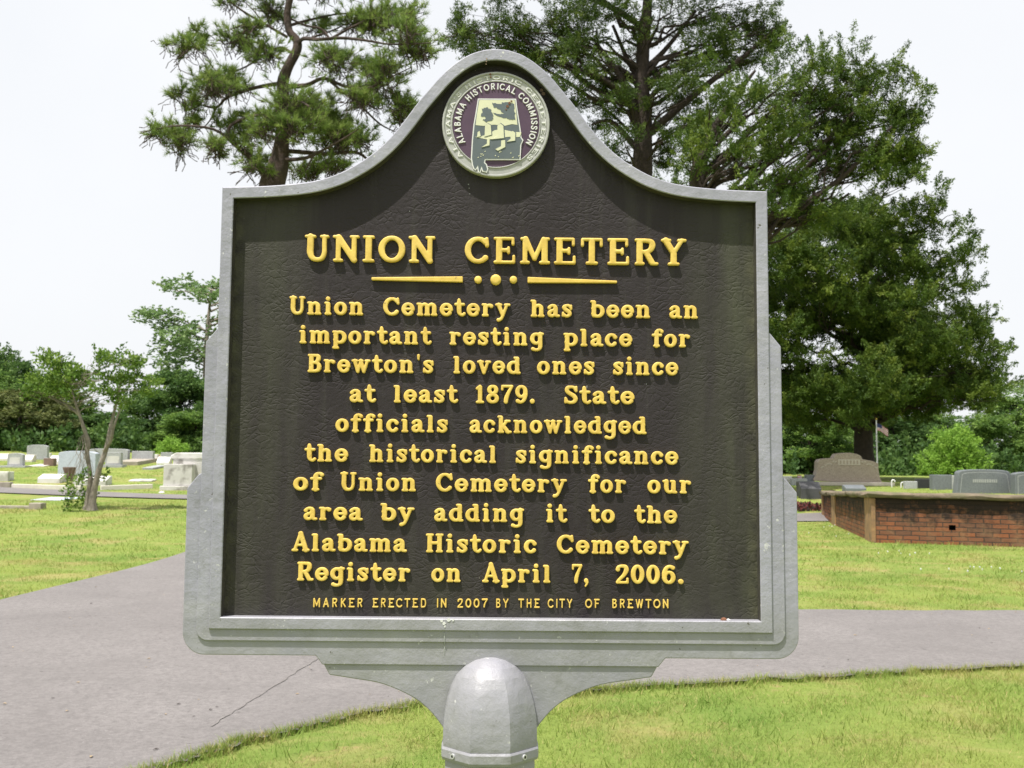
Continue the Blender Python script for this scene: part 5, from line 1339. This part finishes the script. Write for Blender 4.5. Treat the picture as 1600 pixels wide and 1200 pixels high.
WOODS = [
    (2, 545, 110, 66, 'deep', 0, 'dark green round-headed tree at the left picture edge, tallest of the left wood'),
    (-40, 580, 130, 62, 'mid', 0, 'mid green tree mostly outside the left picture edge'),
    (28, 612, 120, 60, 'olive', 0, 'olive brownish-green tree at far left below the dark round-headed one'),
    (75, 585, 110, 70, 'mid', 1, 'mid green tree behind the left half of the twin-trunked tree'),
    (105, 650, 110, 64, 'deep', 1, 'low dark tree behind the left trunk of the twin-trunked tree'),
    (152, 658, 90, 72, 'mid', 0, 'low mid green tree under the sky gap behind the twin-trunked tree'),
    (195, 648, 100, 66, 'deep', 0, 'low dark tree just right of the twin-trunked tree'),
    (232, 612, 110, 70, 'mid', 1, 'mid green tree left of the tall pale loose tree'),
    (282, 580, 120, 64, 'deep', 1, 'dark leafy tree beneath the tall pale loose tree'),
    (305, 645, 100, 58, 'mid', 0, 'mid green low tree right behind the bright bush'),
    (322, 425, 150, 70, 'loose', 0, 'tall pale thin-leaved tree left of the sign with sky showing through'),
    (375, 600, 130, 62, 'deep', 0, 'dark tree of the wood hidden behind the left wing of the sign'),
    (450, 590, 140, 66, 'mid', 1, 'mid green tree of the wood behind the left part of the sign panel'),
    (545, 600, 140, 62, 'deep', 0, 'dark tree of the wood behind the left middle of the sign panel'),
    (640, 585, 150, 68, 'mid', 0, 'mid green tree of the wood behind the centre of the sign panel'),
    (740, 610, 140, 63, 'deep', 1, 'dark tree of the wood behind the post of the sign'),
    (840, 600, 140, 67, 'mid', 1, 'mid green tree of the wood behind the right middle of the sign panel'),
    (940, 620, 140, 62, 'deep', 0, 'dark tree of the wood behind the tall open conifer'),
    (1050, 615, 150, 68, 'mid', 0, 'mid green tree of the wood behind the leaning cedar trunk'),
    (1165, 640, 120, 62, 'deep', 1, 'dark tree of the wood hidden behind the right side of the sign'),
    (1222, 646, 100, 66, 'deep', 0, 'dark tree of the wood just right of the sign, left of the cedar trunk'),
    (1268, 650, 110, 60, 'mid', 1, 'mid green tree behind the left half of the taupe monument'),
    (1318, 655, 110, 70, 'mid', 0, 'mid green tree right behind the cedar trunk'),
    (1392, 648, 110, 66, 'deep', 1, 'dark tree behind the flagpole'),
    (1438, 650, 110, 72, 'mid', 1, 'mid green tree left of the bright lime young tree'),
    (1500, 660, 110, 70, 'deep', 0, 'dark tree right behind the bright lime young tree'),
    (1546, 650, 100, 62, 'mid', 0, 'mid green tree behind the big blue-grey headstone'),
    (1592, 622, 120, 64, 'mid', 1, 'mid green tall tree at the right picture edge'),
    (1618, 590, 120, 84, 'loose', 0, 'pale thin tree top showing at the right picture edge above the wood')]
for a in WOODS: wood_tree(*a)
# undergrowth that closes the foot of the wood
rng = np.random.default_rng(8); lob = []
for i in range(220):
    px = random.uniform(-120, 1720); Y = random.uniform(56, 68); p = at(px, 720, Y)
    lob.append((Vector((p.x, Y, G(p.x, Y) + random.uniform(-.1, .9))), (random.uniform(.8, 1.7), 1.0, random.uniform(.5, 1.5))))
v, tone = fill_lobes(lob, rng, 6, 18, .4, .22, .28, .16, .3, .45)
o = fast_mesh('undergrowth', v, 4, M['oak_d'], None, tone); tag(o, 'dark leafy undergrowth along the foot of the wood', 'undergrowth', kind='stuff')

# ------------------------------------------------------------------ grass blades
def in_poly_np(x, y, poly):
    c = np.zeros(len(x), bool); n = len(poly)
    for i in range(n):
        x0, y0 = poly[i]; x1, y1 = poly[i - 1]
        hit = ((y0 > y) != (y1 > y)); dy = (y1 - y0) if abs(y1 - y0) > 1e-9 else 1e-9
        c ^= hit & (x < (x1 - x0) * (y - y0) / dy + x0)
    return c
def blades():
    rng = np.random.default_rng(21); VV = []; TT = []
    zones = [  # x0, x1, y0, y1, blades, height, width
        (-2.2, 4.6, 4.6, 6.6, 85000, .030, .0038), (-1.6, 5.6, 6.6, 9.0, 85000, .032, .0048), (2.2, 12.5, 11.3, 15.5, 70000, .030, .0065), (2.5, 13, 15.5, 23.5, 60000, .032, .0095), (6, 10.5, 23, 30, 14000, .04, .014),
        (-16, -5.2, 11.5, 17, 80000, .030, .0070), (-20, -5.2, 17, 29, 80000, .035, .0115), (-26, -4, 31.5, 46, 50000, .04, .020), (8, 30, 21.5, 40, 40000, .035, .014)]
    Hv = np.vectorize(G)
    for x0, x1, y0, y1, n, h, w in zones:
        x = rng.uniform(x0, x1, n); y = rng.uniform(y0, y1, n)
        vis = np.abs(x + .0) < .53 * y + 1.0
        clump = np.sin(x * 3.1 + np.sin(y * 2.3) * 2) * np.sin(y * 3.7 + np.sin(x * 1.9) * 2)
        keep = vis & ~in_poly_np(x, y, ROAD) & ~in_poly_np(x, y, DRIVE) & (rng.random(n) < .62 + .38 * clump)
        x = x[keep]; y = y[keep]; clump = clump[keep]; n = len(x); z = Hv(x, y)
        hh = h * rng.uniform(.35, 1.25, n) * (1 + .35 * clump); a = rng.uniform(0, 2 * np.pi, n); lean = rng.normal(0, .75, (n, 2)) * hh[:, None]
        dx, dy = np.cos(a) * w * .5, np.sin(a) * w * .5
        VV.append(np.stack([np.stack([x - dx, y - dy, z - .003], 1), np.stack([x + dx, y + dy, z - .003], 1), np.stack([x + lean[:, 0], y + lean[:, 1], z + hh], 1)], 1).reshape(-1, 3))
        TT.append(np.repeat(rng.random(n), 3))
    # longer tufts along the broken road edge
    pts = np.array([(p[0], p[1]) for p in ROUGH if -2.2 < p[0] < 6]); n = 9000; k = rng.integers(0, len(pts) - 1, n); t = rng.random((n, 1))
    p = pts[k] * (1 - t) + pts[k + 1] * t + np.stack([rng.normal(0, .02, n), -np.abs(rng.normal(0, .05, n)) + .015 * rng.random(n)], 1)
    hh = .045 * rng.uniform(.3, 1.3, n); a = rng.uniform(0, 6.28, n); dx, dy = np.cos(a) * .0032, np.sin(a) * .0032; lean = rng.normal(0, .7, (n, 2)) * hh[:, None]
    VV.append(np.stack([np.stack([p[:, 0] - dx, p[:, 1] - dy, hh * 0], 1), np.stack([p[:, 0] + dx, p[:, 1] + dy, hh * 0], 1), np.stack([p[:, 0] + lean[:, 0], p[:, 1] + lean[:, 1], hh + .02], 1)], 1).reshape(-1, 3)); TT.append(np.repeat(rng.random(n), 3))
    # taller brighter weeds standing in the mown grass
    for x0, x1, y0, y1, n in ((-2, 4.6, 4.8, 8.8, 330), (2.4, 10, 11.5, 22, 260), (-15, -5.4, 11.6, 27, 330)):
        cx = rng.uniform(x0, x1, n); cy = rng.uniform(y0, y1, n); k = 12; sp = .035 + .006 * cy
        x = (cx[:, None] + rng.normal(size=(n, k)) * sp[:, None]).ravel(); y = (cy[:, None] + rng.normal(size=(n, k)) * sp[:, None]).ravel()
        keep = ~in_poly_np(x, y, ROAD) & ~in_poly_np(x, y, DRIVE); x = x[keep]; y = y[keep]; m_ = len(x); z = Hv(x, y)
        hh = rng.uniform(.04, .085, m_) * (1 + .012 * y); a = rng.uniform(0, 6.28, m_); w = .0035 + .0006 * y; dx, dy = np.cos(a) * w * .5, np.sin(a) * w * .5; lean = rng.normal(0, .55, (m_, 2)) * hh[:, None]
        VV.append(np.stack([np.stack([x - dx, y - dy, z], 1), np.stack([x + dx, y + dy, z], 1), np.stack([x + lean[:, 0], y + lean[:, 1], z + hh], 1)], 1).reshape(-1, 3)); TT.append(np.repeat(rng.uniform(.3, .75, m_), 3))
    o = fast_mesh('grass', np.concatenate(VV), 3, M['blade'], None, np.concatenate(TT)); tag(o, 'short mown yellow-green grass of the lawns', 'grass', kind='stuff')
blades()

# white clover heads in patches on the right lawn, and dry bits lying on the asphalt
def scatter():
    r = random.Random(31); b = MB()
    for px, py, n, sp in ((1412, 868, 8, .45), (1550, 893, 12, .5), (1290, 826, 6, .6), (1310, 838, 4, .6)):
        q = ground_hit(px, py)
        for i in range(n):
            x, y = q.x + r.gauss(0, sp), q.y + r.gauss(0, sp * .6); k = r.uniform(.007, .013)
            if inside(x, y, TERRACE): continue
            b.lathe([(k * .4, .03), (k, .045), (k * .8, .058), (k * .2, .063)], 5, (x, y, H(x, y)))
    o = b.build('clover', M['white'], None); tag(o, 'white clover heads scattered in the right lawn', 'clover', kind='stuff')
    b = MB(); n = 0
    while n < 230:
        x, y = r.uniform(-6, 6), r.uniform(5, 14) if r.random() < .8 else r.uniform(14, 27)
        if not inside(x, y, ROAD): continue
        n += 1; k = r.uniform(.006, .020); a = r.uniform(0, 6.28); z = H(x, y) + .026; ca, sa = math.cos(a) * k, math.sin(a) * k
        b.add([(x - ca, y - sa, z), (x + sa * .5, y - ca * .5, z + k * .3), (x + ca, y + sa, z + k * .1), (x - sa * .5, y + ca * .5, z + k * .25)], [(0, 1, 2, 3)], r.choice((0, 0, 1)))
    o = b.build('litter', [M['drybit'], M['bark']], None); tag(o, 'dry leaf bits and grit lying on the asphalt', 'litter', kind='stuff')
scatter()
